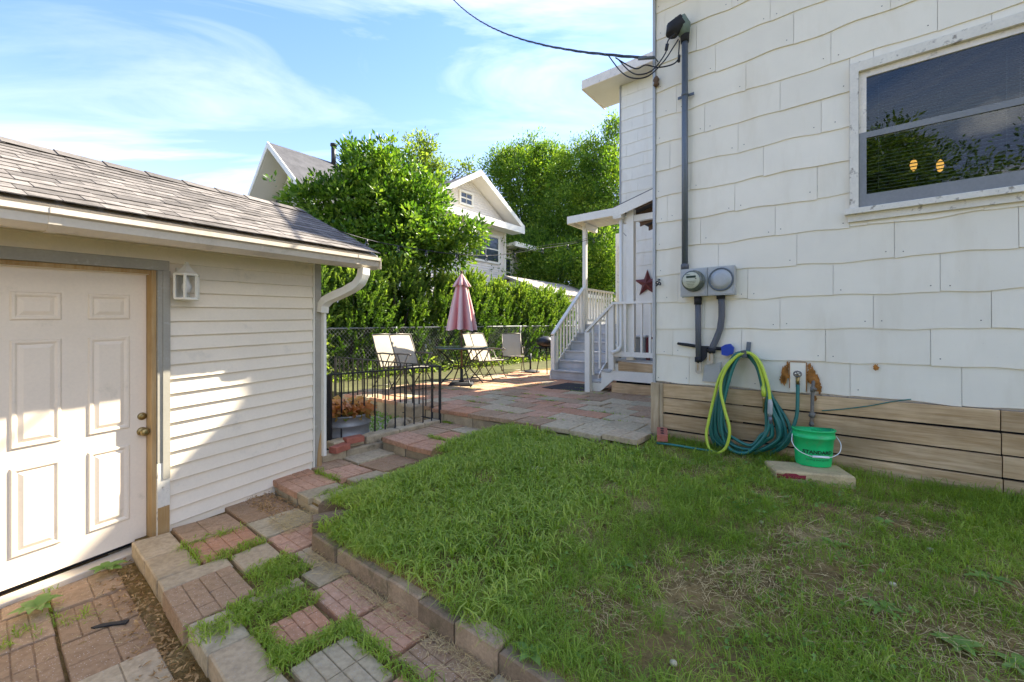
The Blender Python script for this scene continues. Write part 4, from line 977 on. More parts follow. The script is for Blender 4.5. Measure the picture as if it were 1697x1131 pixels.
mb = MB(); mb.tube([HF(u, -.07, zt+.02), HF(u-.012, -.08, zt+.085), HF(u-.04, -.10, zt+.13), HF(u-.075, -.125, zt+.125)], [.045, .073, .085, .06], 14); mb.build('hood', mat('mossy_metal', (.16, .21, .17), .6, .2, 10, 60, .1), cd)
zc = hw(1136, 157, -.07)[1]
mb = MB(); mb.box(u-.075, u+.075, -.045, -.035, zc-.012, zc+.012, HF); mb.lathe([(.033, -.012), (.033, .012)], HF(u, -.07, zc), 14); mb.build('pipe_strap', M['conduit'], cd)

(mu0, mz0), (mu1, mz1) = hw(1128, 491, -.11), hw(1217, 441, -.11); mz0, mz1 = 1.905, 2.165
mm = (mu0+mu1)/2+.01
me_ = thing('meter_box', 'grey steel double meter box with one round glass meter on the house wall', 'meter box', HF(mm, 0, mz0))
for (a, b) in ((mu0, mm-.002), (mm+.002, mu1)):
    mb = MB(); mb.prism([(a, mz0), (b, mz0), (b, mz1), (a, mz1)], -.03, -.115, lambda x, z, v: HF(x, v, z)); mb.prism([(a+.012, mz0+.012), (b-.012, mz0+.012), (b-.012, mz1-.012), (a+.012, mz1-.012)], -.115, -.121, lambda x, z, v: HF(x, v, z)); mb.build('box', M['galv'], me_)
def disc(prof, cu, cz, cv, nm, m, n=24):
    mb = MB(); mb.lathe(prof, None, n, T=lambda x, y, h: HF(cu+x, cv-h, cz+y)); return mb.build(nm, m, me_)
c1, cz = mu0+(mm-mu0)*.52, (mz0+mz1)/2+.01
disc([(.098, 0), (.1, .02), (.094, .022), (.092, .075), (.086, .09), (.07, .096)], c1, cz, -.121, 'meter', mat('meter_glass', (.10, .115, .09), .12, .1, bs=0, spec=.7))
disc([(.076, 0), (.074, .003)], c1, cz, -.2165, 'meter_face', mat('meter_dial', (.50, .50, .36), .5, .05, bs=0))
mb = MB(); 
for (a, b, c, d) in ((-.042, .042, .022, .042), (-.05, -.01, .052, .056), (.035, .048, .008, .016)): mb.add([HF(c1+x, -.2205, cz+z) for x, z in ((a, c), (b, c), (b, d), (a, d))], [(0, 1, 2, 3)])
for k in range(4): mb.add([HF(c1+x, -.2205, cz+z) for x, z in ((-.045+.006*k, -.012-.014*k), (.045-.008*k, -.012-.014*k), (.045-.008*k, -.009-.014*k), (-.045+.006*k, -.009-.014*k))], [(0, 1, 2, 3)])
mb.build('dial_print', M['ink'], me_)
c2 = mm+(mu1-mm)*.52
disc([(.104, 0), (.106, .012), (.098, .014), (.094, .010)], c2, cz, -.121, 'cover_ring', M['conduit']); disc([(.094, 0), (.09, .012), (.05, .018), (.01, .019)], c2, cz, -.121, 'blank_cover', M['galv'])

def wall_pts(lst, v=-.05): return [HF(*(lambda q: (q[0], vv, q[1]))(hw(px, py, vv))) for px, py, vv in [(a[0], a[1], a[2] if len(a) > 2 else v) for a in lst]]
p1 = thing('ground_conduit', 'straight grey conduit below the meter box with a tan tag', 'conduit', wall_pts([(1157, 595)])[0])
mb = MB(); mb.tube(wall_pts([(1156.5, 488), (1157, 540), (1157.5, 598)]), .026, 12); mb.build('pipe', M['pvc'], p1)
mb = MB(); mb.tube(wall_pts([(1156.5, 490), (1156.5, 505)]), .034, 12); mb.tube(wall_pts([(1157.4, 592), (1157.6, 600)]), .033, 12); mb.build('pipe_collar', M['rubber'], p1)
p2 = thing('bent_conduit', 'grey conduit bending left below the blank meter cover, with a tan tag', 'conduit', wall_pts([(1180, 580)])[0])
mb = MB(); mb.tube(wall_pts([(1194, 486), (1196, 505), (1196, 525), (1193.5, 545), (1188, 560), (1181.5, 574), (1179, 584)]), .028, 12); mb.build('pipe', M['pvc'], p2)
mb = MB(); mb.tube(wall_pts([(1194, 486), (1194.5, 496)]), .036, 12); mb.tube(wall_pts([(1180, 577), (1178.6, 585)]), .034, 12); mb.build('pipe_collar', M['rubber'], p2)
TAGM = mat('tan_tag', (.50, .42, .30), .7, .1, 20, 80, .05)
for par, (px, py) in ((p1, (1157.5, 609)), (p2, (1177, 593))):
    u_, z_ = hw(px, py, -.06); mb = MB(); a_, h_ = .026, .062
    pl = [(u_-a_*math.cos(t) if False else u_+a_*math.cos(t), z_+(h_-a_)*(1 if math.sin(t) > 0 else -1)+a_*math.sin(t)) for t in [i*math.pi/8+.01 for i in range(16)]]
    mb.prism(pl, -.066, -.055, lambda x, z, v: HF(x, v, z)); mb.build('tag', TAGM, par)
    mb = MB(); mb.add([HF(u_-.003+dx, -.0675, z_+dz) for dx, dz in ((-.005, -.03), (.005, -.03), (.005, .028), (-.005, .028))], [(0, 1, 2, 3)]); mb.build('tag_print', M['barewood'], par)
    mb = MB(); mb.tube([HF(u_, -.068, z_+.045), HF(u_, -.075, z_+.045)], .008, 8); mb.build('tag_screw', M['rubber'], par)
fl_ = MB(); pp = [hw(1168, 606, -.026), hw(1196, 600, -.026), hw(1190, 634, -.026), hw(1164, 632, -.026)]; fl_.add([HF(u_, -.030, z_) for u_, z_ in pp]+[HF(u_, -.026, z_) for u_, z_ in pp], [(3, 2, 1, 0), (0, 1, 5, 4), (1, 2, 6, 5), (2, 3, 7, 6), (3, 0, 4, 7)])
tag(fl_.build('metal_flashing', M['galv']), 'bent shiny metal plate on the wall below the conduit tags', 'flashing')

br = thing('snow_brush', 'black handled snow brush with blue head hung behind the conduits', 'brush', wall_pts([(1160, 575)], -.035)[0])
mb = MB(); mb.tube(wall_pts([(1123, 569.5, -.034), (1140, 572, -.034), (1165, 576, -.034), (1196, 578.5, -.034)]), [.012, .016, .014, .017], 8); mb.build('handle', M['rubber'], br)
mb = MB(); mb.prism([hw(px, py, -.03) for px, py in ((1196.5, 575), (1204, 571), (1211, 570), (1217, 576), (1216, 586), (1207, 590), (1197.5, 588))], -.028, -.07, lambda x, z, v: HF(x, v, z)); mb.build('brush_head', M['blue'], br)
mb = MB(); mb.prism([hw(px, py, -.03) for px, py in ((1162, 577), (1172, 576), (1172, 592), (1165, 599), (1161, 597))], -.028, -.05, lambda x, z, v: HF(x, v, z)); mb.build('scraper', M['rubber'], br)

# hose hanger, hoses
hu, hz = hw(1238, 586, -.06)
hh = thing('hose_hanger', 'flat grey metal bracket holding the coiled hoses on the wall', 'bracket', HF(hu, 0, hz))
mb = MB(); mb.bar(HF(hu, -.03, hz-.01), HF(hu+.01, -.028, hz+.10), .035, .006, up=Vector((VX, VY, 0))); mb.bar(HF(hu, -.03, hz-.01), HF(hu, -.17, hz-.03), .04, .006); mb.bar(HF(hu, -.172, hz-.03), HF(hu-.005, -.185, hz+.03), .04, .006, up=Vector((VX, VY, 0))); mb.build('hook', M['conduit'], hh)
rh = random.Random(12)
def catm(P, n=8, closed=False):
    P = [Vector(p) for p in P]; out = []; m = len(P)
    for i in range(m if closed else m-1):
        g = lambda k: P[k % m] if closed else P[max(0, min(m-1, k))]
        a, b, c, d = g(i-1), g(i), g(i+1), g(i+2)
        for k in range(n):
            t = k/n; out.append(.5*((2*b)+(c-a)*t+(2*a-5*b+4*c-d)*t*t+(3*b-a-3*c+d)*t**3))
    if not closed: out.append(P[-1])
    return out
def hpx(lst): return [HF(*(lambda q: (q[0], v, q[1]))(hw(px, py, v))) for px, py, v in lst]
loops = []
NL = 10
for i in range(NL):
    f = i/(NL-1); v = -.045-.012*i+rh.uniform(-.006, .006)
    xl = 1176+f*26+rh.uniform(-5, 5); xr = 1306-f*30+rh.uniform(-6, 6); yb = 762-f*26+rh.uniform(-6, 6)
    tx = 1232+rh.uniform(-3, 4); ty = 586+rh.uniform(-3, 2)
    sk2 = rh.uniform(-10, 10)
    loops += [(tx, ty, v), (1212-f*6+rh.uniform(-2, 2), 606+rh.uniform(-6, 6), v), (1188+f*8+sk2*.2, 665+rh.uniform(-10, 10), v-.01), (xl, 715+rh.uniform(-8, 6), v-.015), (xl+16, 743+rh.uniform(-6, 4)-f*10, v-.02),
              ((xl+xr)/2+sk2, yb, v-.02), (xr-10, yb-16, v-.015), (xr, 712+rh.uniform(-8, 8), v-.01), (1278-f*14+sk2*.3, 655+rh.uniform(-12, 12), v), (1256+rh.uniform(-3, 3), 604+rh.uniform(-5, 5), v)]
end = [(1234, 586, -.16), (1214, 612, -.17), (1196, 690, -.19), (1204, 738, -.2), (1236, 751, -.2), (1268, 722, -.19), (1276, 694, -.18)]
start = [(1322, 638, -.075), (1322, 652, -.085), (1320, 690, -.10), (1308, 722, -.11), (1292, 742, -.10), (1272, 752, -.07), (1230, 760, -.05), (1190, 745, -.05), (1179, 710, -.05), (1192, 650, -.05), (1214, 603, -.045)]
gh = thing('garden_hose', 'dark green garden hose coiled in many loops on the house wall', 'hose', HF(hu, -.1, .5))
mb = MB(); mb.tube(catm(hpx(start+loops+end), 6), .0138, 8); mb.build('hose_body', M['hose'], gh)
mb = MB(); mb.tube(hpx([(1276, 702, -.18), (1276, 690, -.18)]), .016, 8); mb.tube(hpx([(1322, 642, -.075), (1322, 632, -.072)]), .015, 8); mb.build('hose_coupling', M['conduit'], gh)
lh = thing('lime_hose', 'short lime green hose looped over the green coil', 'hose', HF(hu, -.15, .55))
mb = MB(); mb.tube(catm(hpx([(1276, 664, -.185), (1273, 640, -.185), (1262, 606, -.18), (1250, 590, -.17), (1236, 585, -.17), (1218, 593, -.18), (1200, 618, -.19), (1194, 645, -.20), (1201, 680, -.21), (1209, 712, -.22), (1204, 740, -.22), (1190, 751, -.22), (1176, 744, -.21), (1170.5, 722, -.2), (1174, 700, -.19), (1183, 660, -.17), (1194, 622, -.16), (1214, 596, -.155), (1238, 587, -.155), (1254, 598, -.16), (1264, 628, -.17), (1266, 645, -.175)]), 7), .0128, 8); mb.build('hose_body', M['lime'], lh)
mb = MB(); mb.tube(hpx([(1276, 662, -.185), (1276.5, 668, -.185), (1276, 684, -.185), (1275.5, 690, -.185)]), [.014, .019, .021, .014], 10); mb.build('hose_coupling', M['galv'], lh)
mb = MB(); mb.tube(hpx([(1265, 640, -.175), (1266, 650, -.175), (1266, 657, -.175)]), [.014, .021, .018], 10); mb.build('nozzle_grip', M['lime'], lh)
mb = MB(); mb.tube(hpx([(1266, 657, -.175), (1266, 662, -.175), (1265.5, 668, -.175), (1265, 684, -.175)]), [.016, .012, .007, .006], 8); mb.build('nozzle', M['brass'], lh)

# spigot and old pipe
sg = thing('spigot', 'corroded brass tap with a green hose screwed on, on the rusty wall', 'tap', wall_pts([(1322, 625)], -.03)[0])
mb = MB(); mb.tube(hpx([(1322, 624, -.025), (1322, 624, -.075), (1322, 630, -.085), (1322, 637, -.08)]), [.014, .016, .014, .012], 10); mb.build('tap_body', M['brass'], sg)
su, sz = hw(1322, 620, -.09); mb = MB(); mb.tube([HF(su+.026*math.cos(t), -.105, sz+.022*math.sin(t)) for t in [i*math.pi/6 for i in range(12)]], .006, 6, closed=True)
for k in range(2): a = k*math.pi/2+.4; mb.tube([HF(su+.026*math.cos(a), -.105, sz+.022*math.sin(a)), HF(su-.026*math.cos(a), -.105, sz-.022*math.sin(a))], .004, 5)
mb.build('tap_handle', M['pipe'], sg)
op = thing('standpipe', 'rusted old upright water pipe behind the green bucket', 'pipe', wall_pts([(1347, 720)], -.06)[0])
mb = MB(); mb.tube(hpx([(1348, 632, -.028), (1348, 634, -.055), (1347, 645, -.06), (1346, 680, -.06), (1344.5, 725, -.06), (1344, 765, -.07)]), .013, 9); mb.build('pipe', M['pipe'], op)
mb = MB(); mb.tube(hpx([(1346.3, 684, -.06), (1346, 692, -.06)]), .021, 8); mb.tube(hpx([(1340, 689, -.066), (1351, 688, -.066)]), .009, 7); mb.tube(hpx([(1347.2, 642, -.06), (1347, 650, -.06)]), .018, 8); mb.tube(hpx([(1347, 645, -.075), (1354, 646, -.075)]), .009, 7); mb.tube(hpx([(1345.3, 700, -.06), (1345, 706, -.06)]), .018, 8); mb.build('valve', M['pipe'], op)
mb = MB(); mb.lathe([(.034, -.03), (.036, 0), (.03, .012)], None, 14, T=lambda x, y, h: HF(hw(1348, 631, -.03)[0]+x, -.030-h, hw(1348, 631, -.03)[1]+y)); mb.build('pipe_flange', M['rust'], op)
mb = MB(); mb.tube(catm(hpx([(1362, 681, -.036), (1400, 678, -.036), (1440, 673, -.036), (1478, 666, -.034), (1510, 662, -.032)]), 5), .004, 5); tag(mb.build('green_wire', M['hose']), 'thin green wire across the upper skirt planks right of the pipe', 'wire')
mb = MB(); mb.tube(catm([HF(.12, -.30, .515), HF(.28, -.32, .53), HF(.45, -.28, .52), HF(.62, -.2, .50)], 6), .0105, 7); tag(mb.build('hose_tail', M['hose']), 'end of green hose lying in the grass left of the coil', 'hose')

# concrete slab and bucket
sc = grd(1337, 779, 1.045); su, sv = to_uv(sc.x, sc.y); yaw = .42; cs, sn = math.cos(yaw), math.sin(yaw)
SLZ = .555
slb = thing('stepping_slab', 'mossy concrete slab with a red painted edge under the green bucket', 'slab', HF(su, sv, .5))
TSl = lambda a, b, c: HF(su+a*cs-b*sn, sv+.06+a*sn+b*cs, SLZ+c)
mb = MB(); mb.box(-.25, .25, -.13, .13, -.13, 0, TSl, ch=.012); mb.build('slab_body', M['slab'], slb)
mb = MB(); mb.add([TSl(a, -.1315, c) for a, c in ((-.245, -.052), (-.06, -.05), (-.055, -.02), (-.10, -.022), (-.12, -.012), (-.19, -.014), (-.20, -.022), (-.245, -.02))], [tuple(range(8))]); mb.build('painted_edge', M['redpaint'], slb)
bc = grd(1346, 774, 1.045); bu2, bv2 = to_uv(bc.x, bc.y); byaw = .38; bcs, bsn = math.cos(byaw), math.sin(byaw)
TBk = lambda a, b, c: HF(bu2+a*bcs-b*bsn, bv2+.085+a*bsn+b*bcs, SLZ+.003+c)
bk = thing('bucket', 'bright green flat-backed plastic bucket with white handle grip on the slab', 'bucket', TBk(0, 0, 0))
def dsec(w_, d, z, n=20):                     # round front, flat back
    pts = [(-w_*math.cos(math.pi*i/n), -d*math.sin(math.pi*i/n)**.85, z) for i in range(n+1)]
    return pts+[(w_*.96, .03, z), (0, .035, z), (-w_*.96, .03, z)]
secs = [(.112, .092, 0), (.116, .096, .01), (.124, .103, .12), (.131, .110, .205), (.138, .117, .207), (.140, .119, .225), (.135, .114, .228), (.137, .116, .262), (.143, .122, .265), (.143, .122, .275), (.136, .114, .276), (.128, .106, .22), (.112, .09, .03)]
mb = MB(); vs = []; k = 24
for s_ in secs: vs += [TBk(*p) for p in dsec(*s_)]
fs = [(i*k+a, i*k+(a+1) % k, (i+1)*k+(a+1) % k, (i+1)*k+a) for i in range(len(secs)-1) for a in range(k)]
mb.add(vs, fs, smooth=True); mb.add([TBk(*p) for p in dsec(*secs[0])], [tuple(range(k))]); mb.add([TBk(*p) for p in dsec(*secs[-1])], [tuple(range(k))])
mb.build('bucket_body', M['bucket'], bk)
hp = [(-.145, -.02, .225), (-.158, -.06, .17), (-.135, -.105, .125), (-.085, -.135, .10), (-.04, -.150, .093), (.04, -.150, .095), (.085, -.138, .103), (.135, -.105, .13), (.158, -.06, .18), (.145, -.02, .225)]
mb = MB(); mb.tube(catm([TBk(*p) for p in hp], 6), .0028, 6); mb.build('handle_wire', M['plasticwhite'], bk)
mb = MB(); mb.tube([TBk(-.052, -.149, .093), TBk(.052, -.149, .095)], .0085, 10); mb.build('handle_grip', M['plasticwhite'], bk)
def text_on(s_, size, fn, nm, m, parent, bold=False):
    cu = bpy.data.curves.new(nm, 'FONT'); cu.body = s_; cu.size = size; cu.align_x = 'CENTER'; cu.align_y = 'CENTER'; cu.resolution_u = 2
    if bold: cu.offset = size*.03
    ob = bpy.data.objects.new(nm, cu); COL.objects.link(ob); dg = bpy.context.evaluated_depsgraph_get(); me = bpy.data.meshes.new_from_object(ob.evaluated_get(dg))
    bpy.data.objects.remove(ob); bpy.data.curves.remove(cu)
    mb = MB(); mb.add([fn(v.co.x, v.co.y) for v in me.vertices], [tuple(p.vertices) for p in me.polygons]); bpy.data.meshes.remove(me); return mb.build(nm, m, parent)
def on_b(zc_):
    def f(x, y):
        z = zc_+y; w_ = .116+(.131-.116)*(z/.205)+.0012; d = .096+(.110-.096)*(z/.205)+.0012; c = max(-1, min(1, x/w_)); return TBk(x, -d*math.sqrt(1-c*c)**.85-.0012, z)
    return f
text_on('STANDARD', .036, on_b(.112), 'bucket_print', M['ink'], bk, True)
text_on('Dedicated to', .021, on_b(.078), 'bucket_print', M['ink'], bk)
text_on('serving your quality', .019, on_b(.056), 'bucket_print', M['ink'], bk)

# ------------------------------------------------------------------ cables and string lights
hk = HF(.06, -.06, HC+(545-104)/700*4.29)
sc1 = thing('service_cable', 'twisted black overhead service cable arriving at the house corner', 'cable', hk)
far = Vector((-3.2, 17, 16.0))
def cat(p, q, sag, n): return [p.lerp(q, i/n)-Vector((0, 0, sag*4*(i/n)*(1-i/n))) for i in range(n+1)]
cabl = cat(hk+Vector((-.12, .02, .02)), far, .75, 90)
for k in range(3):
    mb = MB(); mb.tube([p+Vector((.011*math.cos(i*.9+k*2.1), 0, .011*math.sin(i*.9+k*2.1))) for i, p in enumerate(cabl)], .0085 if k else .006, 6); mb.build('strand', M['cable'], sc1)
mb = MB(); mb.tube([hk+Vector((-.2, .05, .03)), hk+Vector((-.05, .0, .01))], .016, 8); mb.tube([hk+Vector((-.05, 0, .01)), hk+Vector((0, .05, 0))], .006, 6); mb.build('wedge_clamp', M['conduit'], sc1)
wh = HF(hw(1126, 75, -.15)[0], -.15, zt-.0)
mu = hw(1135, 62, -.07)[0]; whz = hw(1128, 70, -.15)[1]; wh = HF(mu-.09, -.15, whz)
for pts in ([(1025, 99), (1043, 118), (1060, 124), (1082, 116), (1103, 88), (1107, 68), (1118, 57)], [(1008, 92), (1030, 120), (1050, 130), (1075, 126), (1100, 102), (1115, 80), (1124, 66)], [(1020, 96), (1052, 114), (1070, 108), (1090, 112), (1112, 108), (1123, 100), (1125, 85), (1126, 68)]):
    mb = MB(); n = len(pts); P = []
    for i, (px, py) in enumerate(pts):
        Y = 4.25+(4.0-4.25)*i/(n-1)-.12*math.sin(math.pi*i/(n-1)); P.append(ray(px, py, Y))
    mb.tube(catm(P, 6), .0062, 6); mb.build('drip_loop', M['cable'], sc1)
mb = MB(); mb.tube([ray(1104, 84, 4.02), ray(1106, 73, 4.0)], .016, 8); mb.tube([ray(1125, 103, 3.97), ray(1125.5, 92, 3.97)], .013, 8); mb.build('splice', M['rubber'], sc1)
kb = MB(); kc = HF(.02, -.045, hw(1088, 139, 0)[1]); kb.lathe([(.018, -.05), (.03, -.04), (.018, -.01), (.032, .01), (.018, .04), (.01, .05)], kc, 10); tag(kb.build('wire_insulator', M['rafter']), 'old brown knob insulator on the house corner under the cable', 'insulator')
ul, zl = hw(1090, 468, -.03); cl_ = MB(); cl_.tube(catm([HF(ul, -.03, zl+.03), HF(ul+.03, -.05, zl+.02), HF(ul-.01, -.06, zl-.01), HF(ul+.035, -.05, zl-.03), HF(ul+.02, -.04, zl+.0), HF(ul-.01, -.035, zl-.04)], 5), .006, 6); tag(cl_.build('cord_bundle', M['cable']), 'small tangle of black cord on the house corner by the star', 'cord')

slt = thing('string_lights', 'black string of clear globe bulbs sagging from the garage to the porch', 'string lights', ray(740, 420, 6.5))
sp_ = [(500, 352, 5.0), (545, 377, 5.3), (608, 397, 5.8), (660, 408, 6.2), (740, 420, 6.9), (806, 424, 7.5), (850, 420, 7.9), (900, 412, 8.3), (940, 406, 8.65), (984, 395, 9.0), (1027, 380, 9.3)]
SPt = catm([ray(*p) for p in sp_], 6)
mb = MB(); mb.tube(SPt, .006, 6); mb.build('cord', M['cable'], slt)
mb = MB(); mb.tube(catm([ray(850, 418, 7.9), ray(905, 407, 8.3), ray(955, 400, 8.7), ray(1024, 380, 9.3)], 6), .004, 6); mb.tube([ray(1027, 380, 9.3), ray(1044, 398, 8.6)], .005, 5); mb.build('cord', M['cable'], slt)
for (px, py, Y) in ((608, 397, 5.8), (660, 408, 6.2), (707, 416, 6.6), (757, 422, 7.05), (806, 424, 7.5), (853, 419.5, 7.93), (899, 412, 8.29), (941, 406, 8.65), (984, 395, 9.0)):
    c = ray(px, py, Y); mb = MB(); mb.lathe([(.014, -.045), (.016, -.04), (.014, -.002), (.005, 0)], c, 8); mb.build('bulb_socket', M['black'], slt)
    mb = MB(); mb.lathe([(.003, -.105), (.02, -.099), (.031, -.082), (.031, -.066), (.016, -.048), (.013, -.044)], c, 12); mb.build('bulb', M['glassbulb'], slt)
# ------------------------------------------------------------------ neighbour's house beyond the hedge
nh = thing('neighbour_house', 'big white gabled house with grey shingle roof behind the trees', 'house', HF(-17, 9, 0))
V0 = 4.05; RU, RZ2 = -19.97, 10.43; EU0, EU1, EZ = -24.6, -15.3, 6.55
SLP = (RZ2-EZ)/(EU1-RU)
mb = MB(); mb.prism([(EU0, RZ2-SLP*(RU-EU0)), (RU, RZ2), (EU1, EZ), (EU1, EZ-.2), (RU, RZ2-.25), (EU0, RZ2-SLP*(RU-EU0)-.2)], V0, 20, lambda u, z, v: HF(u, v, z)); mb.build('roof', M['asphalt_far'], nh)
mb = MB(); mb.prism([(EU0, RZ2-SLP*(RU-EU0)-.02), (RU, RZ2+.02), (EU1, EZ+.02), (EU1, EZ-.26), (RU, RZ2-.28), (EU0, RZ2-SLP*(RU-EU0)-.28)], V0-.05, V0-.005, lambda u, z, v: HF(u, v, z)); mb.build('rake_board', M['white'], nh)
mb = MB(); mb.prism([(EU0, RZ2-SLP*(RU-EU0)-.27), (RU, RZ2-.30), (EU1, EZ-.27), (EU1, EZ-.29), (RU, RZ2-.34), (EU0, RZ2-SLP*(RU-EU0)-.29)], V0, 5.5, lambda u, z, v: HF(u, v, z)); mb.build('soffit', M['nhouse'], nh)
nwall = MB(); nwall.prism([(-24, 0), (-15.9, 0), (-15.9, 6.7), (RU, 10.05), (-24, 6.7)], 5.3, 19.5, lambda u, z, v: HF(u, v, z)); nwall = nwall.build('wall', M['nhouse'], nh)
mb = MB(); z = 4.0
while z < 10: mb.box(max(-24, RU-(10.1-z)/SLP), min(-15.9, RU+(10.1-z)/SLP), 5.27, 5.298, z, z+.02, HF); z += .14
stuff(mb.build('siding_board', M['nhouse'], nwall))
def nwin(u0, u1, z0, z1, v, axis='v', parent=None, panes=2):
    Q = (lambda a, b, c: HF(a, v-b, c)) if axis == 'v' else (lambda a, b, c: HF(v+b, a, c))
    mb = MB(); f = .09
    mb.box(u0-f, u0, -.01, .06, z0-f, z1+f, Q); mb.box(u1, u1+f, -.01, .06, z0-f, z1+f, Q); mb.box(u0, u1, -.01, .06, z1, z1+f, Q); mb.box(u0, u1, -.01, .07, z0-f, z0, Q)
    fr = mb.build('window', M['white'], nh)
    for k in range(panes):
        a = u0+(u1-u0)*k/panes+.025; b = u0+(u1-u0)*(k+1)/panes-.025; m_ = (z0+z1)/2
        mb = MB(); mb.box(a, b, .0, .02, z0+.03, z1-.03, Q); mb.build('pane', M['farglass'], fr)
        mb = MB(); mb.box(a-.03, b+.03, .02, .045, m_-.03, m_+.03, Q); mb.box(a-.05, a, .0, .04, z0, z1, Q); mb.box(b, b+.05, .0, .04, z0, z1, Q); mb.build('sash', M['white'], fr)
uu, z_ = hw(461, 330, 5.27); nwin(uu-.32, uu+.32, z_-.55, z_+.55, 5.27, 'v', panes=1)
mb = MB(); mb.tube([HF(RU+.15, 7.2, 10.1), HF(RU+.15, 7.2, 11.35)], .12, 12); mb.lathe([(.17, 0), (.17, .12)], HF(RU+.15, 7.2, 11.25), 12); mb.build('vent_pipe', M['black'], nh)
mb = MB(); uu, z_ = hw(456, 306, 5.2); mb.tube([HF(uu, 5.25, z_), HF(uu, 5.0, z_+.06)], .05, 8); mb.lathe([(.03, -.1), (.1, .02), (.08, .1)], HF(uu+.1, 5.0, z_), 8); mb.build('floodlight', M['nhouse'], nh)
# cross gable facing the yard
CU = -12.0; CV, CZ = 10.2, 9.0; CE0, CE1, CEZ = 6.85, 13.55, 7.0
mb = MB(); mb.prism([(CE0, CEZ), (CV, CZ), (CE1, CEZ), (CE1, CEZ-.12), (CV, CZ-.18), (CE0, CEZ-.12)], RU+1, CU, lambda v, z, u: HF(u, v, z)); mb.build('roof', M['asphalt_far'], nh)
mb = MB(); mb.prism([(CE0, CEZ+.02), (CV, CZ+.03), (CE1, CEZ+.02), (CE1, CEZ-.22), (CV, CZ-.24), (CE0, CEZ-.22)], CU+.005, CU+.06, lambda v, z, u: HF(u, v, z)); mb.build('rake_board', M['white'], nh)
mb = MB(); mb.prism([(CE0, CEZ-.13), (CV, CZ-.19), (CE1, CEZ-.13), (CE1, CEZ-.15), (CV, CZ-.24), (CE0, CEZ-.15)], CU-.9, CU, lambda v, z, u: HF(u, v, z)); mb.build('soffit', M['nhouse'], nh)
cw = MB(); cw.prism([(7.5, 0), (12.76, 0), (12.76, 7.2), (CV, 8.75), (7.5, 7.2)], -15.9, -12.7, lambda v, z, u: HF(u, v, z)); cw = cw.build('wall', M['nhouse'], nh)
mb = MB(); z = 2.2
while z < 8.6:
    h = max(0, (z-7.2))/1.55; mb.box(7.5+2.7*h, 12.76-2.56*h, -12.698, -12.675, z, z+.02, lambda v, u, zz_: HF(u, v, zz_)); z += .115
stuff(mb.build('siding_board', M['nhouse'], cw))
mb = MB(); mb.box(7.0, 13.4, -12.65, -11.95, 6.62, 6.68, lambda v, u, z: HF(u, v, z)); mb.box(6.95, 13.45, -11.94, -11.86, 6.58, 6.86, lambda v, u, z: HF(u, v, z)); mb.box(7, 13.4, -12.69, -11.95, 6.87, 6.93, lambda v, u, z: HF(u, v, z)); mb.build('pent_roof', M['white'], nh)
mb = MB(); mb.box(12.70, 12.82, -12.76, -12.62, 0, 6.6, lambda v, u, z: HF(u, v, z)); mb.build('corner_board', M['white'], nh)
nwin(10.3, 12.25, 5.0, 6.25, -12.68, 'u', panes=2); nwin(9.55, 10.3, 7.5, 8.0, -12.68, 'u', panes=2)
mb = MB(); mb.box(12.9, 15.2, -15.9, -12.1, 5.95, 6.1, lambda v, u, z: HF(u, v, z)); mb.box(12.85, 15.25, -12.09, -12.0, 5.88, 6.12, lambda v, u, z: HF(u, v, z)); mb.build('side_porch_roof', M['white'], nh)
mb = MB(); mb.box(12.9, 14.6, -15.9, -13.0, 0, 5.9, lambda v, u, z: HF(u, v, z)); mb.build('side_porch_wall', M['nhouse'], nh)
nwin(13.1, 13.6, 3.9, 5.4, -12.98, 'u', panes=1)
# low outbuilding
ob = thing('neighbour_garage', 'low garage with a tan roof just above the hedge', 'garage', HF(-10, 14, .4))
a0 = ray(838, 458, 18.0); gu, gv = to_uv(a0.x, a0.y)
mb = MB(); mb.prism([(gu-2.6, 2.9), (gu, 3.86), (gu+1.7, 3.24), (gu+1.7, 3.14), (gu, 3.76), (gu-2.6, 2.8)], gv, gv+9, lambda u, z, v: HF(u, v, z)); mb.build('roof', M['tanroof'], ob)
mb = MB(); mb.prism([(gu-2.2, .4), (gu+1.4, .4), (gu+1.4, 3.3), (gu, 3.7), (gu-2.2, 2.9)], gv+.3, gv+8.7, lambda u, z, v: HF(u, v, z)); mb.build('wall', M['nhouse'], ob)
mb = MB(); mb.box(gu+1.705, gu+1.74, gv, gv+9, 3.08, 3.24, HF); mb.build('fascia', M['white'], ob)

# ------------------------------------------------------------------ leaves
def leaves(name, C, D, size, m, parent=None, width=.42, fold=.25, droop=0, rng=RNG, tint=None, kind=None):
    """C centres (n,3), D leaf directions (n,3): one folded leaf each."""
    n = len(C); D = D/np.linalg.norm(D, axis=1, keepdims=True)
    R = rng.normal(size=(n, 3)); S = np.cross(D, R); S /= np.linalg.norm(S, axis=1, keepdims=True)+1e-9
    U = np.cross(S, D); flip = np.where(U[:, 2:3] < 0, -1, 1); U = U*flip
    L = (size*rng.uniform(.65, 1.25, n))[:, None]; W = L*width*.5
    b = C; t = C+D*L-U*L*.12; l = C+D*L*.48+S*W+U*W*fold; r = C+D*L*.48-S*W+U*W*fold
    V_ = np.stack([b, l, t, r], 1).reshape(-1, 3); k = np.arange(n)[:, None]*4
    F_ = np.concatenate([k+np.array([[0, 2, 1]]), k+np.array([[0, 3, 2]])], 0)
    T_ = np.repeat(rng.uniform(0, 1, n) if tint is None else tint, 4)
    o = nmesh(name, V_, F_, m, parent, tint=T_)
    if kind: stuff(o)
    return o
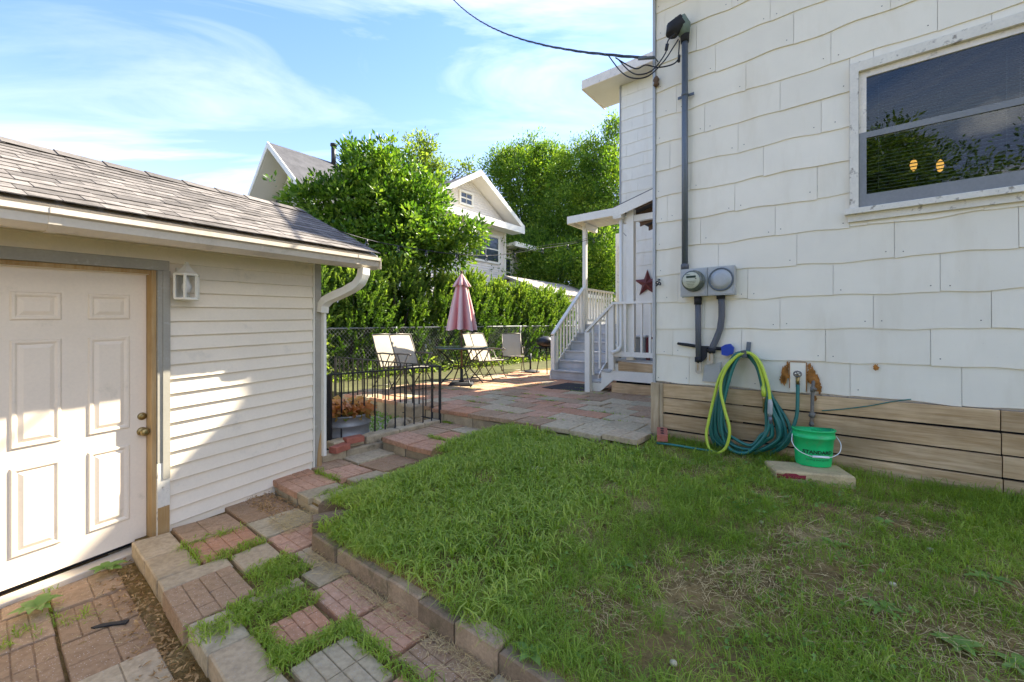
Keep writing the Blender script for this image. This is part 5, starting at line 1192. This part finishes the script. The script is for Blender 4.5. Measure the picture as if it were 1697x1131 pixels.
def crown_points(lobes, n, rng, inner=.45):
    vol = np.array([l[1][0]*l[1][1]*l[1][2] for l in lobes])**.67; pick = rng.choice(len(lobes), n, p=vol/vol.sum())
    c = np.array([l[0] for l in lobes])[pick]; r = np.array([l[1] for l in lobes])[pick]
    d = rng.normal(size=(n, 3)); d /= np.linalg.norm(d, axis=1, keepdims=True)
    ph = rng.uniform(0, 6.28, len(lobes))[pick]
    wob_ = 1+.22*np.sin(5*d[:, 0]+ph)+.22*np.sin(6*d[:, 1]+2*ph)+.18*np.sin(8*d[:, 2]+ph)
    rad = (inner+(1-inner)*rng.uniform(0, 1, n)**.55)*wob_
    return c+d*r*rad[:, None], d
def tree(name, label, base_p, lobes, nclus, per, size, spread, m, trunk_r, group=None, width=.45, upb=.5, rng=RNG, inner=.45, limbs=True):
    t = thing(name, label, 'tree', base_p, group); bp = Vector(base_p)
    P, d = crown_points(lobes, nclus, rng, inner)
    C = np.repeat(P, per, 0); off = rng.normal(size=C.shape); off /= np.linalg.norm(off, axis=1, keepdims=True)
    D = off+np.repeat(d, per, 0)*.7+np.array([0, 0, upb]); C = C+off*spread*rng.uniform(.05, 1, (len(C), 1))
    cl = np.repeat(rng.uniform(0, 1, nclus), per)
    leaves('crown', C, D, size, m, t, width, rng=rng, tint=np.clip(.65*cl+.35*rng.uniform(0, 1, len(C)), 0, 1))
    mb = MB(); top = Vector(np.mean([l[0] for l in lobes], 0).tolist()); fork = bp.lerp(top, .45); fork.x = bp.x*.6+fork.x*.4; fork.y = bp.y*.6+fork.y*.4
    mb.tube(catm([bp-Vector((0, 0, .3)), bp.lerp(fork, .4)+Vector((.1, .05, 0)), fork, top], 5), [trunk_r*(1-.75*i/15) for i in range(16)], 9)
    for i, l in enumerate(lobes):
        q = Vector(l[0]); s_ = fork.lerp(top, (i % 4)*.2); mid = s_.lerp(q, .5)+Vector((random.uniform(-.2, .2), random.uniform(-.2, .2), .15*l[1][2]))
        mb.tube(catm([s_, mid, q], 5), [trunk_r*.45*(1-.8*k/10) for k in range(11)], 6)
        for k in range(4):
            e = q+Vector((random.uniform(-1, 1)*l[1][0], random.uniform(-1, 1)*l[1][1], random.uniform(-.2, 1)*l[1][2]))*.75
            mb.tube([mid.lerp(q, .5), mid.lerp(e, .55)+Vector((0, 0, .1)), e], [trunk_r*.16, trunk_r*.1, trunk_r*.03], 5)
    mb.build('trunk', M['bark'], t); return t
def lob(px, py, Y, rpx, rz=None, ry=None):
    c = ray(px, py, Y); r = rpx/700*Y; return (tuple(c), (r, ry or r*.9, (rz or rpx)/700*Y))
R1_ = np.random.default_rng(5)
tree('magnolia_tree', 'big bushy glossy-leaved tree between the two white gables', (-3.6, 13.0, .45),
     [lob(640, 345, 12.6, 78, 85), lob(565, 350, 12.3, 72, 62), lob(690, 345, 12.8, 52, 50), lob(610, 290, 12.8, 44, 42), lob(505, 335, 12.0, 30, 26), lob(735, 392, 12.6, 42, 36),
      lob(785, 388, 12.4, 26, 26), lob(660, 400, 12.4, 80, 46), lob(575, 400, 12.2, 55, 42), lob(632, 282, 13.0, 26, 28), lob(735, 420, 12.4, 38, 26), lob(585, 262, 12.8, 18, 22)],
     2500, 12, .165, .2, M['leaf'], .16, rng=R1_, inner=.5)
tree('pale_tree', 'light yellow-green open tree behind the bushy glossy-leaved tree', (-6.0, 27, 0), [lob(690, 268, 27, 34, 36), lob(728, 290, 27, 20, 28), lob(650, 275, 27, 28, 30), lob(770, 282, 27, 14, 15), lob(700, 310, 27, 44, 34), lob(705, 245, 27, 16, 18)],
     620, 16, .20, .42, M['pale'], .2, rng=R1_, inner=.3)
tree('maple_tree', 'tall dense maple right behind the cross gable of the white house', (1.2, 30, 0), [lob(860, 300, 29, 52, 52), lob(830, 275, 30, 26, 26), lob(905, 290, 30, 50, 46), lob(860, 380, 29, 60, 60), lob(930, 360, 29, 60, 60), lob(880, 440, 29, 70, 40), lob(850, 262, 30, 18, 16), lob(900, 258, 30, 24, 20)],
     4200, 16, .19, .5, M['maple'], .3, rng=R1_, inner=.42)
tree('maple_tree', 'brighter yellow-green maple close behind the porch roof', (6.5, 27, 0), [lob(955, 285, 27, 42, 40), lob(1000, 270, 27, 42, 44), lob(965, 345, 26, 52, 50), lob(1030, 330, 26, 60, 70), lob(985, 420, 26, 66, 55), lob(1020, 212, 27, 17, 20), lob(925, 400, 26, 40, 50), lob(1035, 450, 25, 60, 40)],
     4200, 16, .18, .48, M['maple'], .3, rng=R1_, inner=.42)
tree('maple_tree', 'dark shaded tree filling the gap under the maples behind the porch stair', (2.0, 24, 0), [lob(860, 440, 24, 60, 40), lob(930, 450, 23, 60, 36), lob(990, 470, 22, 50, 36), lob(900, 420, 25, 50, 40), lob(1000, 430, 22, 46, 50)],
     2200, 15, .17, .5, M['maple'], .22, rng=R1_, inner=.3)
for i, (x, y, h, lb) in enumerate(((-6.8, -9.5, 8.0, 'tall dark tree across the yard seen mirrored in the window, lower left'), (-1.0, -13, 8.5, 'tall tree across the yard seen mirrored in the window, upper right'))):
    tree('yard_tree', lb, (x, y, 0), [((x, y, h*.72), (2.6, 2.6, h*.25)), ((x+1.5, y+.5, h*.55), (1.6, 1.6, 1.5)), ((x-1.5, y, h*.6), (1.6, 1.7, 1.6)), ((x, y+1, h*.42), (1.7, 1.6, 1.3)), ((x+.4, y, h*.95), (1.1, 1.1, 1.1))],
         2200, 16, .17, .55, M['maple'], .2, rng=R1_)
# yew hedge: one shrub after another behind the fence
def yew(i, t, off, h, rad, lb):
    c = F0+FD*t+Vector((-.7785, .6277, 0))*off; rng = np.random.default_rng(100+i)
    s = thing('yew_shrub', lb, 'shrub', (c.x, c.y, .4), 'yew shrubs in the hedge')
    nb = 640; ang = rng.uniform(0, 6.28, nb); rr = rad*np.sqrt(rng.uniform(0, 1, nb)); zz_ = rng.uniform(.0, 1, nb)**.8*h
    env = np.sqrt(np.clip(1.08-(zz_/h)**2.2, .08, 1)); rr = rad*env*rng.uniform(.35, 1.05, nb)**.6
    O = np.stack([c.x+rr*np.cos(ang), c.y+rr*np.sin(ang), .42+zz_], 1)
    Dd = np.stack([np.cos(ang)*.55, np.sin(ang)*.55, np.full(nb, .95)], 1)+rng.normal(scale=.22, size=(nb, 3)); Dd /= np.linalg.norm(Dd, axis=1, keepdims=True)
    per = 40; tt = np.tile(np.linspace(0, 1, per), nb); L = np.repeat(rng.uniform(.22, .5, nb), per)
    C = np.repeat(O, per, 0)+np.repeat(Dd, per, 0)*(tt*L)[:, None]; N_ = rng.normal(size=C.shape)
    D = np.repeat(Dd, per, 0)*.75+N_*.55*(1.15-tt)[:, None]
    tint = np.clip(np.repeat(rng.uniform(0, .6, nb), per)*.7+.62*tt*np.repeat((zz_/h), per)+.1*rng.uniform(size=len(tt)), 0, 1)  # sunlit shrub tops put into the leaf colour, lighter upwards
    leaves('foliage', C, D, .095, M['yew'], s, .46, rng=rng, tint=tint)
    mb = MB()
    for k in range(6):
        a = k*1.05+i; mb.tube([(c.x+.05*math.cos(a), c.y+.05*math.sin(a), .3), (c.x+.35*rad*math.cos(a), c.y+.35*rad*math.sin(a), .4+h*.45), (c.x+.6*rad*math.cos(a), c.y+.6*rad*math.sin(a), .4+h*.8)], [.035, .022, .008], 6)
    mb.build('stem', M['bark'], s)
YL = ['yew shrub at the near end of the hedge, beside the garage downspout', 'upright yew shrub second along the hedge from the garage', 'yew shrub in the hedge behind the pair of folding chairs', 'bright topped yew shrub left of the closed umbrella', 'yew shrub directly behind the closed umbrella',
      'yew shrub in the hedge right of the umbrella', 'yew shrub behind the two overlapping chairs', 'yew shrub behind the lone chair at the fence', 'yew shrub at the far end of the hedge by the porch stair', 'farthest yew shrub, half hidden by the stair balusters']
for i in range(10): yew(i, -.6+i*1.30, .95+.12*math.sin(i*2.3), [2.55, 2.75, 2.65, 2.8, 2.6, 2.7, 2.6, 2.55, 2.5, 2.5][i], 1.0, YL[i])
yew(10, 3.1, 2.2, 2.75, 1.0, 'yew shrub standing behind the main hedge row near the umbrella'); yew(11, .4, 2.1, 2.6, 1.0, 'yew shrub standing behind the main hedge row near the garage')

# ------------------------------------------------------------------ grass
def blades(name, P, H, W, m, bend=.6, lean=None, rng=RNG, tint=None, parent=None):
    n = len(P); a = rng.uniform(0, 2*np.pi, n); d = np.stack([np.cos(a), np.sin(a), np.zeros(n)], 1); s = np.stack([-d[:, 1], d[:, 0], np.zeros(n)], 1)
    b = (bend*rng.uniform(.3, 1.3, n))[:, None]; H = H[:, None]; W = W[:, None]; z = np.array([0, 0, 1.])
    p0 = P; p1 = P+z*H*.5*(1-.15*b)+d*H*.22*b; p2 = P+z*H*.78*(1-.3*b)+d*H*.55*b; p3 = P+z*H*(.95-.55*b)+d*H*.95*b
    V_ = np.stack([p0-s*W*.35, p0+s*W*.35, p1-s*W*.5, p1+s*W*.5, p2-s*W*.38, p2+s*W*.38, p3], 1).reshape(-1, 3)
    k = np.arange(n)[:, None]*7
    F_ = np.concatenate([k+np.array([[0, 1, 3]]), k+np.array([[0, 3, 2]]), k+np.array([[2, 3, 5]]), k+np.array([[2, 5, 4]]), k+np.array([[4, 5, 6]])], 0)
    T_ = np.repeat(rng.uniform(0, 1, n) if tint is None else tint, 7)
    return stuff(nmesh(name, V_, F_, m, parent, tint=T_))
def hf_np(u, v, z): return np.stack([C0.x+UX*u+VX*v, C0.y+UY*u+VY*v, z], 1)
def vnoise(u, v, sc, seed):
    r = np.random.default_rng(seed); out = 0
    for k in range(5):
        a = r.uniform(0, 6.28); f = sc*r.uniform(.6, 1.7); out = out+np.sin(f*(u*np.cos(a)+v*np.sin(a))+r.uniform(0, 6.28))
    return out/5
BARE = [(1.55, -1.75, .42), (1.95, -1.95, .40), (1.2, -1.95, .22), (.95, -2.05, .30), (.62, -2.45, .2), (1.3, -1.35, .18), (-.25, -1.0, .12), (.1, -1.35, .13), (-.75, -1.75, .14), (.62, -.75, .2), (.35, -.42, .18), (.78, -.28, .17), (1.75, -.95, .22), (2.2, -1.35, .25), (2.5, -.5, .18), (.5, -1.55, .12), (2.4, -2.0, .3), (-.5, -2.35, .08), (-1.2, -1.5, .1), (1.1, -.9, .13), (.3, -2.0, .12), (2.0, -.55, .12)]
lz = np.vectorize(lawn_z)
def bare(u, v):
    b = np.zeros_like(u)
    for (x, y, r) in BARE: b = np.maximum(b, np.clip(1.35-np.hypot((u-x), (v-y)*1.15)/r, 0, 1))
    return b
def lawn_blades(n, seed, crab):
    r = np.random.default_rng(seed); u = r.uniform(-1.70, 3.7, n); v = r.uniform(-2.88, -.02, n)
    x = C0.x+UX*u+VX*v; y = C0.y+UY*u+VY*v; dist = np.hypot(x, y)
    left = np.where(v > -2.62, -1.66, -1.22)+.05*vnoise(u, v, 9, 4)
    ok = (u > left) & ((u > .02) | (v < -.50)) & (y > .35)
    lush = np.clip((.55-u)/.9+.45*vnoise(u, v, 2.6, 2), 0, 1)
    if crab: dens = lush*(.85+.3*vnoise(u, v, 5, 8))*(1-.85*bare(u, v))*np.where(v > -.9, .55, 1)
    else: dens = np.clip(.66+.75*vnoise(u, v, 5.5, 3)+.3*vnoise(u, v, 13, 33), .06, 1)*(1-.8*bare(u, v))
    ok &= r.uniform(size=n) < dens
    ok &= ~((np.abs(u-1.33) < .25) & (np.abs(v+.32) < .17)) 
    u, v, dist, lush = u[ok], v[ok], dist[ok], lush[ok]
    return u, v, dist, lush, r
# tufts of fine grass: several blades share a root
u, v, dist, lush, r = lawn_blades(52000, 21, False)
per = 5; u = np.repeat(u, per)+r.normal(scale=.012, size=len(u)*per); v = np.repeat(v, per)+r.normal(scale=.012, size=len(u)); lu = np.repeat(lush, per)
P = hf_np(u, v, lz(u, v)-.004); H = r.uniform(.025, .09, len(u))*(1+.45*vnoise(u, v, 3.5, 6)); W = r.uniform(.0016, .0032, len(u))
blades('grass', P, H, W, M['grass'], 1.05, rng=r, tint=np.clip(.1+.3*lu+.65*r.uniform(size=len(u))+.3*vnoise(u, v, 4, 9), 0, 1))
# broad crabgrass rosettes on the left
u, v, dist, lush, r = lawn_blades(15000, 22, True)
per = 5; k = len(u); h0 = np.repeat(r.uniform(.02, .055, k), per); u = np.repeat(u, per)+r.normal(scale=.01, size=k*per); v = np.repeat(v, per)+r.normal(scale=.01, size=k*per)
P = hf_np(u, v, lz(u, v)+h0*.55*r.uniform(0, 1.2, k*per)); H = r.uniform(.05, .115, k*per); W = r.uniform(.0045, .0095, k*per)
blades('grass', P, H, W, M['grass'], 1.35, rng=r, tint=np.clip(.32+.75*r.uniform(size=k*per)+.15*vnoise(u, v, 5, 19), 0, 1))
# coarse clumps, each one leaning out from its own crown
u, v, dist, lush, r = lawn_blades(1500, 61, False)
per = 26; k = len(u); tn = np.repeat(r.uniform(0, 1, k), per); sz = np.repeat(r.uniform(.6, 1.25, k), per); u = np.repeat(u, per)+r.normal(scale=.016, size=k*per); v = np.repeat(v, per)+r.normal(scale=.016, size=k*per)
blades('grass', hf_np(u, v, lz(u, v)-.004), r.uniform(.05, .125, k*per)*sz, r.uniform(.002, .0042, k*per), M['grass'], 1.15, rng=r, tint=np.clip(tn*.8+.25*r.uniform(size=k*per), 0, 1))
# clover and small creeping leaves among the grass
u, v, dist, lush, r = lawn_blades(5200, 62, False); kk = vnoise(u, v, 3.2, 71) > .02; u, v = u[kk], v[kk]; n = len(u); u = np.repeat(u, 3)+r.normal(scale=.008, size=3*n); v = np.repeat(v, 3)+r.normal(scale=.008, size=3*n)
leaves('clover', hf_np(u, v, lz(u, v)+r.uniform(.008, .045, 3*n)), r.normal(size=(3*n, 3))*np.array([1, 1, .25]), .021, M['weed'], None, .75, rng=r, kind=True)
# taller grass against the skirt and along the edging
r = np.random.default_rng(31); n = 2600; u = r.uniform(.05, 3.6, n); v = -.05-np.abs(r.normal(scale=.10, size=n)); keep = np.abs(u-1.33) > .26; u, v = u[keep], v[keep]
blades('grass', hf_np(u, v, lz(u, v)-.005), r.uniform(.05, .15, len(u)), r.uniform(.0018, .0038, len(u)), M['grass'], .7, rng=r, tint=r.uniform(0, .5, len(u)))
# straw lying flat over the lawn's bare spots and the path
def straw(name, u, v, z, m, lmin=.03, lmax=.09, wd=.0009, seed=1):
    r = np.random.default_rng(seed); n = len(u); a = r.uniform(0, 6.28, n); L = r.uniform(lmin, lmax, n); d = np.stack([np.cos(a), np.sin(a), r.normal(scale=.22, size=n)], 1)
    s = np.stack([-np.sin(a), np.cos(a), r.normal(scale=.3, size=n)], 1)*wd; p = hf_np(u, v, z); q = p+d*L[:, None]; mid = (p+q)/2+np.stack([0*a, 0*a, L*.06], 1)+s*r.normal(scale=1.8, size=(n, 1))
    V_ = np.stack([p-s, p+s, mid-s, mid+s, q], 1).reshape(-1, 3); k = np.arange(n)[:, None]*5
    return stuff(nmesh(name, V_, np.concatenate([k+np.array([[0, 1, 3]]), k+np.array([[0, 3, 2]]), k+np.array([[2, 3, 4]])], 0), m))
r = np.random.default_rng(41); U_, V_ = [], []
for (x, y, rr) in BARE:
    n = int(1500*rr*rr*3.1)+30; a = r.uniform(0, 6.28, n); q = rr*1.15*np.sqrt(r.uniform(0, 1, n)); U_.append(x+q*np.cos(a)); V_.append(y+q*np.sin(a))
n = 2600; U_.append(r.uniform(-1.3, 3.6, n)); V_.append(r.uniform(-2.8, -.1, n)); u = np.concatenate(U_); v = np.concatenate(V_); ok = (v < -.03) & (v > -2.85) & ((u > .03) | (v < -.52)) & ~((np.abs(u-1.33) < .26) & (np.abs(v+.32) < .19)); u, v = u[ok], v[ok]
straw('dry_straw', u, v, lz(u, v)+.004+r.uniform(0, .02, len(u)), M['straw'], seed=2)
n = 1500; u = r.uniform(-1.2, 1.2, n); v = -2.93-np.abs(r.normal(scale=.055, size=n)); straw('dry_straw', u, v, np.full(n, Z1+.006)+r.uniform(0, .012, n), M['straw'], seed=3)
n = 260; u = r.uniform(-2.6, .2, n); v = r.uniform(-4.6, -3.7, n); straw('dry_straw', u, v, np.full(n, Z0+.006), M['straw'], seed=4)
n = 700; u = r.uniform(-1.9, -1.55, n); v = r.uniform(-2.95, -2.66, n); straw('dry_straw', u, v, np.full(n, Z1+.006)+r.uniform(0, .012, n), M['straw'], seed=6)
# brown leaf litter gathered under the path's edge
n = 620; u = r.uniform(-2.45, -.3, n); v = -3.68-np.abs(r.normal(scale=.085, size=n)); C = hf_np(u, v, Z0+.003+r.uniform(0, .035, n)*np.exp(-np.abs(v+3.68)*12)); D = r.normal(size=(n, 3))*np.array([1, 1, .35])
leaves('dry_leaf_litter', C, D, .032, M['litter'], None, .35, rng=r, kind=True)
n = 500; u = r.uniform(-2.75, -1.9, n); v = r.uniform(-2.9, -2.66, n); C = hf_np(u, v, np.full(n, Z1+.004)); leaves('dry_leaf_litter', C, r.normal(size=(n, 3))*np.array([1, 1, .3]), .028, M['litter'], None, .35, rng=r, kind=True)
# grass and weeds in the joints of the paving
J = [(-1.30, -1.02, -3.30, -3.04, Z1, 420), (-1.02, -.68, -3.45, -3.16, Z1, 520), (-.42, -.35, -3.5, -3.12, Z1, 300), (-.68, -.40, -3.47, -3.43, Z1, 160), (-.40, -.05, -3.19, -3.13, Z1, 160), (-2.0, -1.6, -3.46, -3.42, Z1, 60), (-1.66, -1.56, -3.40, -3.08, Z1, 150), (-1.98, -1.93, -3.44, -3.1, Z1, 60),
     (-.95, -.8, -3.66, -3.42, Z1, 200), (-2.45, -2.05, -2.32, -2.27, Z2, 130), (-1.88, -1.83, -2.6, -2.1, Z2, 90), (-1.78, -1.68, -1.9, -1.5, Z2, 160), (-2.25, -1.85, -1.13, -1.09, Z3, 130), (-1.84, -1.7, -1.0, -.5, Z3, 260), (-2.66, -2.5, -.5, -.42, Z3, 100),
     (-2.9, -1.9, -4.08, -4.03, Z0, 90), (-1.85, -1.7, -4.6, -3.9, Z0, 110), (-2.75, -2.55, -4.3, -4.2, Z0, 120), (.0, .4, -3.2, -3.12, Z1, 160)]
U_, V_, Zs = [], [], []
for (a, b, c, d, z, n) in J: n = int(n*.6); U_.append(r.uniform(a, b, n)+r.normal(scale=.02, size=n)); V_.append(r.uniform(c, d, n)+r.normal(scale=.015, size=n)); Zs.append(np.full(n, z-.01))
for k in range(50):
    a = r.uniform(-4.6, -.1); b = -.475+.36*r.integers(1, 9); n = 14; w_ = r.uniform(.03, .2); U_.append(r.uniform(a-w_, a+w_, n)); V_.append(r.normal(b, .012, n)); Zs.append(np.full(n, zp(a)-.01))
u, v, z = np.concatenate(U_), np.concatenate(V_), np.concatenate(Zs); per = 4; u = np.repeat(u, per)+r.normal(scale=.008, size=len(u)*per); v = np.repeat(v, per)+r.normal(scale=.008, size=len(u)); z = np.repeat(z, per)
far_ = v > -.5
blades('joint_grass', hf_np(u, v, z), r.uniform(.015, .075, len(u))*np.where(far_, .6, 1), r.uniform(.003, .006, len(u)), M['grass'], 1.2, rng=r, tint=r.uniform(.15, .9, len(u)))
# creeping green ground cover along the fence and in the gravel corner
n = 5200; t = r.uniform(-1.0, 12.5, n); o = r.normal(-.12, .22, n); C = np.stack([F0.x+FD.x*t+.7785*o, F0.y+FD.y*t-.6277*o, .46+.35*np.abs(r.normal(size=n))*np.exp(-np.abs(o+.1)*3)*np.clip(vnoise(t, o, 2, 5)+.7, .15, 1.3)], 1)
leaves('ground_cover', C, r.normal(size=(n, 3))+np.array([0, 0, .6]), .085, M['pale'], None, .6, rng=r, kind=True)
n = 900; u = r.uniform(-4.6, -2.95, n); v = r.uniform(-1.3, -.5, n); ok = vnoise(u, v, 5, 12) > -.05; u, v = u[ok], v[ok]; C = hf_np(u, v, .265+.05*r.uniform(0, 1, len(u))); leaves('ground_cover', C, r.normal(size=(len(u), 3))+np.array([0, 0, .5]), .05, M['weed'], None, .6, rng=r, kind=True)
# vine climbing the garage end of the fence
n = 1500; t = r.uniform(-.6, .9, n); C = np.stack([F0.x+FD.x*t+.05, F0.y+FD.y*t-.05, .5+1.0*r.uniform(0, 1, n)**1.3], 1)+r.normal(scale=.09, size=(n, 3))
vn = thing('fence_vine', 'leafy vine climbing the fence just behind the garage downspout', 'vine', F0); leaves('foliage', C, r.normal(size=(n, 3))+np.array([0, -.6, .3]), .085, M['pale'], vn, .7, rng=r)
mb = MB(); mb.tube(catm([F0, F0+Vector((.1, .1, .5)), F0+Vector((.05, .2, .9)), F0+Vector((.3, .3, 1.2))], 5), .008, 5); mb.build('stem', M['bark'], vn)
# coleus in the tub
n = 420; a = r.uniform(0, 6.28, n); q = .27*np.sqrt(r.uniform(0, 1, n)); C = np.stack([tc_.x+q*np.cos(a), tc_.y+q*np.sin(a), tc_.z+.33+.20*r.uniform(0, 1, n)*(1.1-q/.33)], 1); D = np.stack([np.cos(a), np.sin(a), r.uniform(-.35, .6, n)], 1)+r.normal(scale=.4, size=(n, 3))
cp = thing('coleus_plant', 'orange and green leaved coleus growing in the galvanized tub', 'plant', tc_+Vector((0, 0, .3))); leaves('foliage', C, D, .095, M['coleus'], cp, .72, rng=r, tint=np.clip((C[:, 2]-tc_.z-.30)/.2, 0, 1))
mb = MB()
for k in range(9): aa = k*.7; mb.tube([(tc_.x+.05*math.cos(aa), tc_.y+.05*math.sin(aa), tc_.z+.30), (tc_.x+.15*math.cos(aa), tc_.y+.15*math.sin(aa), tc_.z+.48)], .005, 5)
mb.build('stem', M['bark'], cp)
# broad-leaved weeds one can point at
def rosette(u, v, z, n, L, w_, lb, up=.35, seed=0, lob_=False):
    rr = random.Random(seed); c = HF(u, v, z); s = thing('weed', lb, 'weed', c, None)
    for k in range(n):
        a = 2*math.pi*k/n+rr.uniform(-.3, .3); l = L*rr.uniform(.7, 1.15); d = Vector((math.cos(a), math.sin(a), 0)); sd_ = Vector((-d.y, d.x, 0)); e = up*rr.uniform(.5, 1.4)
        mb = MB(); V_, F_ = [], []; m_ = 8
        for i in range(m_+1):
            t = i/m_; x = l*t; zz_ = l*(e*t-.75*e*t*t)+.004; ww = w_*l*(math.sin(math.pi*min(1, t*1.0)**.85)*.5+.03)*(1 if not lob_ else (1.25 if i % 2 else .55))
            if t < .2: ww = .05*l*.5
            p = c+d*x+Vector((0, 0, zz_)); V_ += [p-sd_*ww+Vector((0, 0, ww*.25)), p, p+sd_*ww+Vector((0, 0, ww*.25))]
        for i in range(m_): F_ += [(3*i, 3*i+1, 3*i+4, 3*i+3), (3*i+1, 3*i+2, 3*i+5, 3*i+4)]
        mb.add(V_, F_, smooth=True); mb.build('leaf', M['weed'], s)
def onl(px, py, D0_=1.3):
    D = D0_
    for _ in range(12): p = grd(px, py, D); uu, vv = to_uv(p.x, p.y); D = HC-lawn_z(uu, vv)
    return uu, vv, HC-D
for i, (px, py, n, L, w_, up, lo, lb) in enumerate([(1460, 1010, 8, .12, .34, .3, True, 'jagged dandelion weed on the bare soil at lower right'), (1590, 1075, 7, .11, .6, .5, False, 'dark broad-leaved weed low in the right corner of the lawn'), (1030, 940, 6, .10, .55, .7, False, 'pale broad-leaved weed alone in the middle of the lawn'),
    (1640, 965, 6, .13, .4, .6, True, 'tall pale weed at the right edge of the lawn'), (1385, 905, 6, .10, .5, .5, False, 'green broad-leaved weed above the bare soil patch'), (1465, 870, 5, .09, .6, .5, False, 'small round-leaved weed right of the green slab bucket'), (880, 1090, 5, .12, .6, .7, False, 'broad-leaved weed hanging over the brick edging near the bottom'), (1690, 1110, 6, .12, .5, .6, False, 'broad-leaved weed at the extreme lower right corner'), (1340, 1110, 7, .10, .4, .5, False, 'narrow-leaved weed at the bottom edge of the lawn'), (1560, 945, 6, .08, .5, .5, True, 'small jagged weed beside the bare soil at right')]):
    uu, vv, z = onl(px, py); rosette(uu, vv, z, n, L*.72, w_*.8, lb, up*1.2, i, lo)
for i, (px, py, D, n, L, lb) in enumerate([(178, 945, 1.56, 9, .09, 'leafy weed at the door threshold beside the path step'), (60, 1010, 1.56, 10, .11, 'spreading weed in the sunlit paving below the door'), (548, 862, 1.42, 12, .12, 'leafy weed at the corner where the brick edging meets the steps')]):
    p = grd(px, py, D); uu, vv = to_uv(p.x, p.y); rosette(uu, vv, HC-D, n, L, .5, lb, .7, 40+i)
# loose pebbles and bits
for i, (px, py, s_, lb) in enumerate([(1480, 972, .016, 'yellowish pebble on the bare soil'), (1542, 914, .018, 'pale flat chip of stone in the grass at right'), (1262, 868, .014, 'small grey pebble in the dry grass'), (1116, 1103, .016, 'white pebble at the bottom edge of the grass')]):
    uu, vv, z = onl(px, py); c = HF(uu, vv, z+.008); mb = MB(); mb.lathe([(s_*.4, -.01), (s_, 0), (s_*.8, s_*.5), (s_*.2, s_*.7)], c, 7); tag(mb.build('pebble', M['pebble']), lb, 'pebble')
p = grd(181, 1027, 1.555); uu, vv = to_uv(p.x, p.y)
mb = MB(); mb.prism([(-.075, -.012), (-.05, -.022), (.02, -.012), (.085, -.014), (.085, .014), (.0, .012), (-.04, .008)], Z0+.004, Z0+.012, lambda a, b, z: HF(uu+a*.62-b*.78, vv+a*.78+b*.62, z)); tag(mb.build('rubber_scrap', M['rubber']), 'torn scrap of black rubber lying on the lower paving', 'scrap')
uu, vv, z = onl(890, 783); c = HF(uu, vv, z+.03)
mb = MB()
for k in range(5):
    a = k*1.25; d = Vector((math.cos(a), math.sin(a), .15)); s_ = Vector((-d.y, d.x, 0)); mb.add([c, c+d*.03+s_*.018, c+d*.06, c+d*.03-s_*.018], [(0, 1, 2, 3)])
tag(mb.build('fallen_leaf', M['pebble']), 'curled grey fallen leaf on the lawn', 'leaf')

# crumbs of dry soil on the bare spots
r = np.random.default_rng(77); U_, V_ = [], []
for (x, y, rr) in BARE:
    n = int(1500*rr*rr*3.1)+12; a = r.uniform(0, 6.28, n); q = rr*np.sqrt(r.uniform(0, 1, n)); U_.append(x+q*np.cos(a)); V_.append(y+q*np.sin(a))
u, v = np.concatenate(U_), np.concatenate(V_); ok = (v < -.05) & (v > -2.8); u, v = u[ok], v[ok]; n = len(u)
s = (.0025+.008*r.uniform(0, 1, n)**3)[:, None, None]; o = np.array([[1, 0, 0], [0, 1, 0], [-1, 0, 0], [0, -1, 0], [0, 0, .8], [0, 0, -.6]])[None]*(1+.4*r.normal(size=(n, 6, 1)))
C = hf_np(u, v, lz(u, v)+.001); P = (C[:, None]+s*o).reshape(-1, 3); k = np.arange(n)[:, None]*6
F_ = np.concatenate([k+np.array([[i, (i+1) % 4, 4]]) for i in range(4)]+[k+np.array([[(i+1) % 4, i, 5]]) for i in range(4)], 0)
stuff(nmesh('soil_crumbs', P, F_, M['soil']))
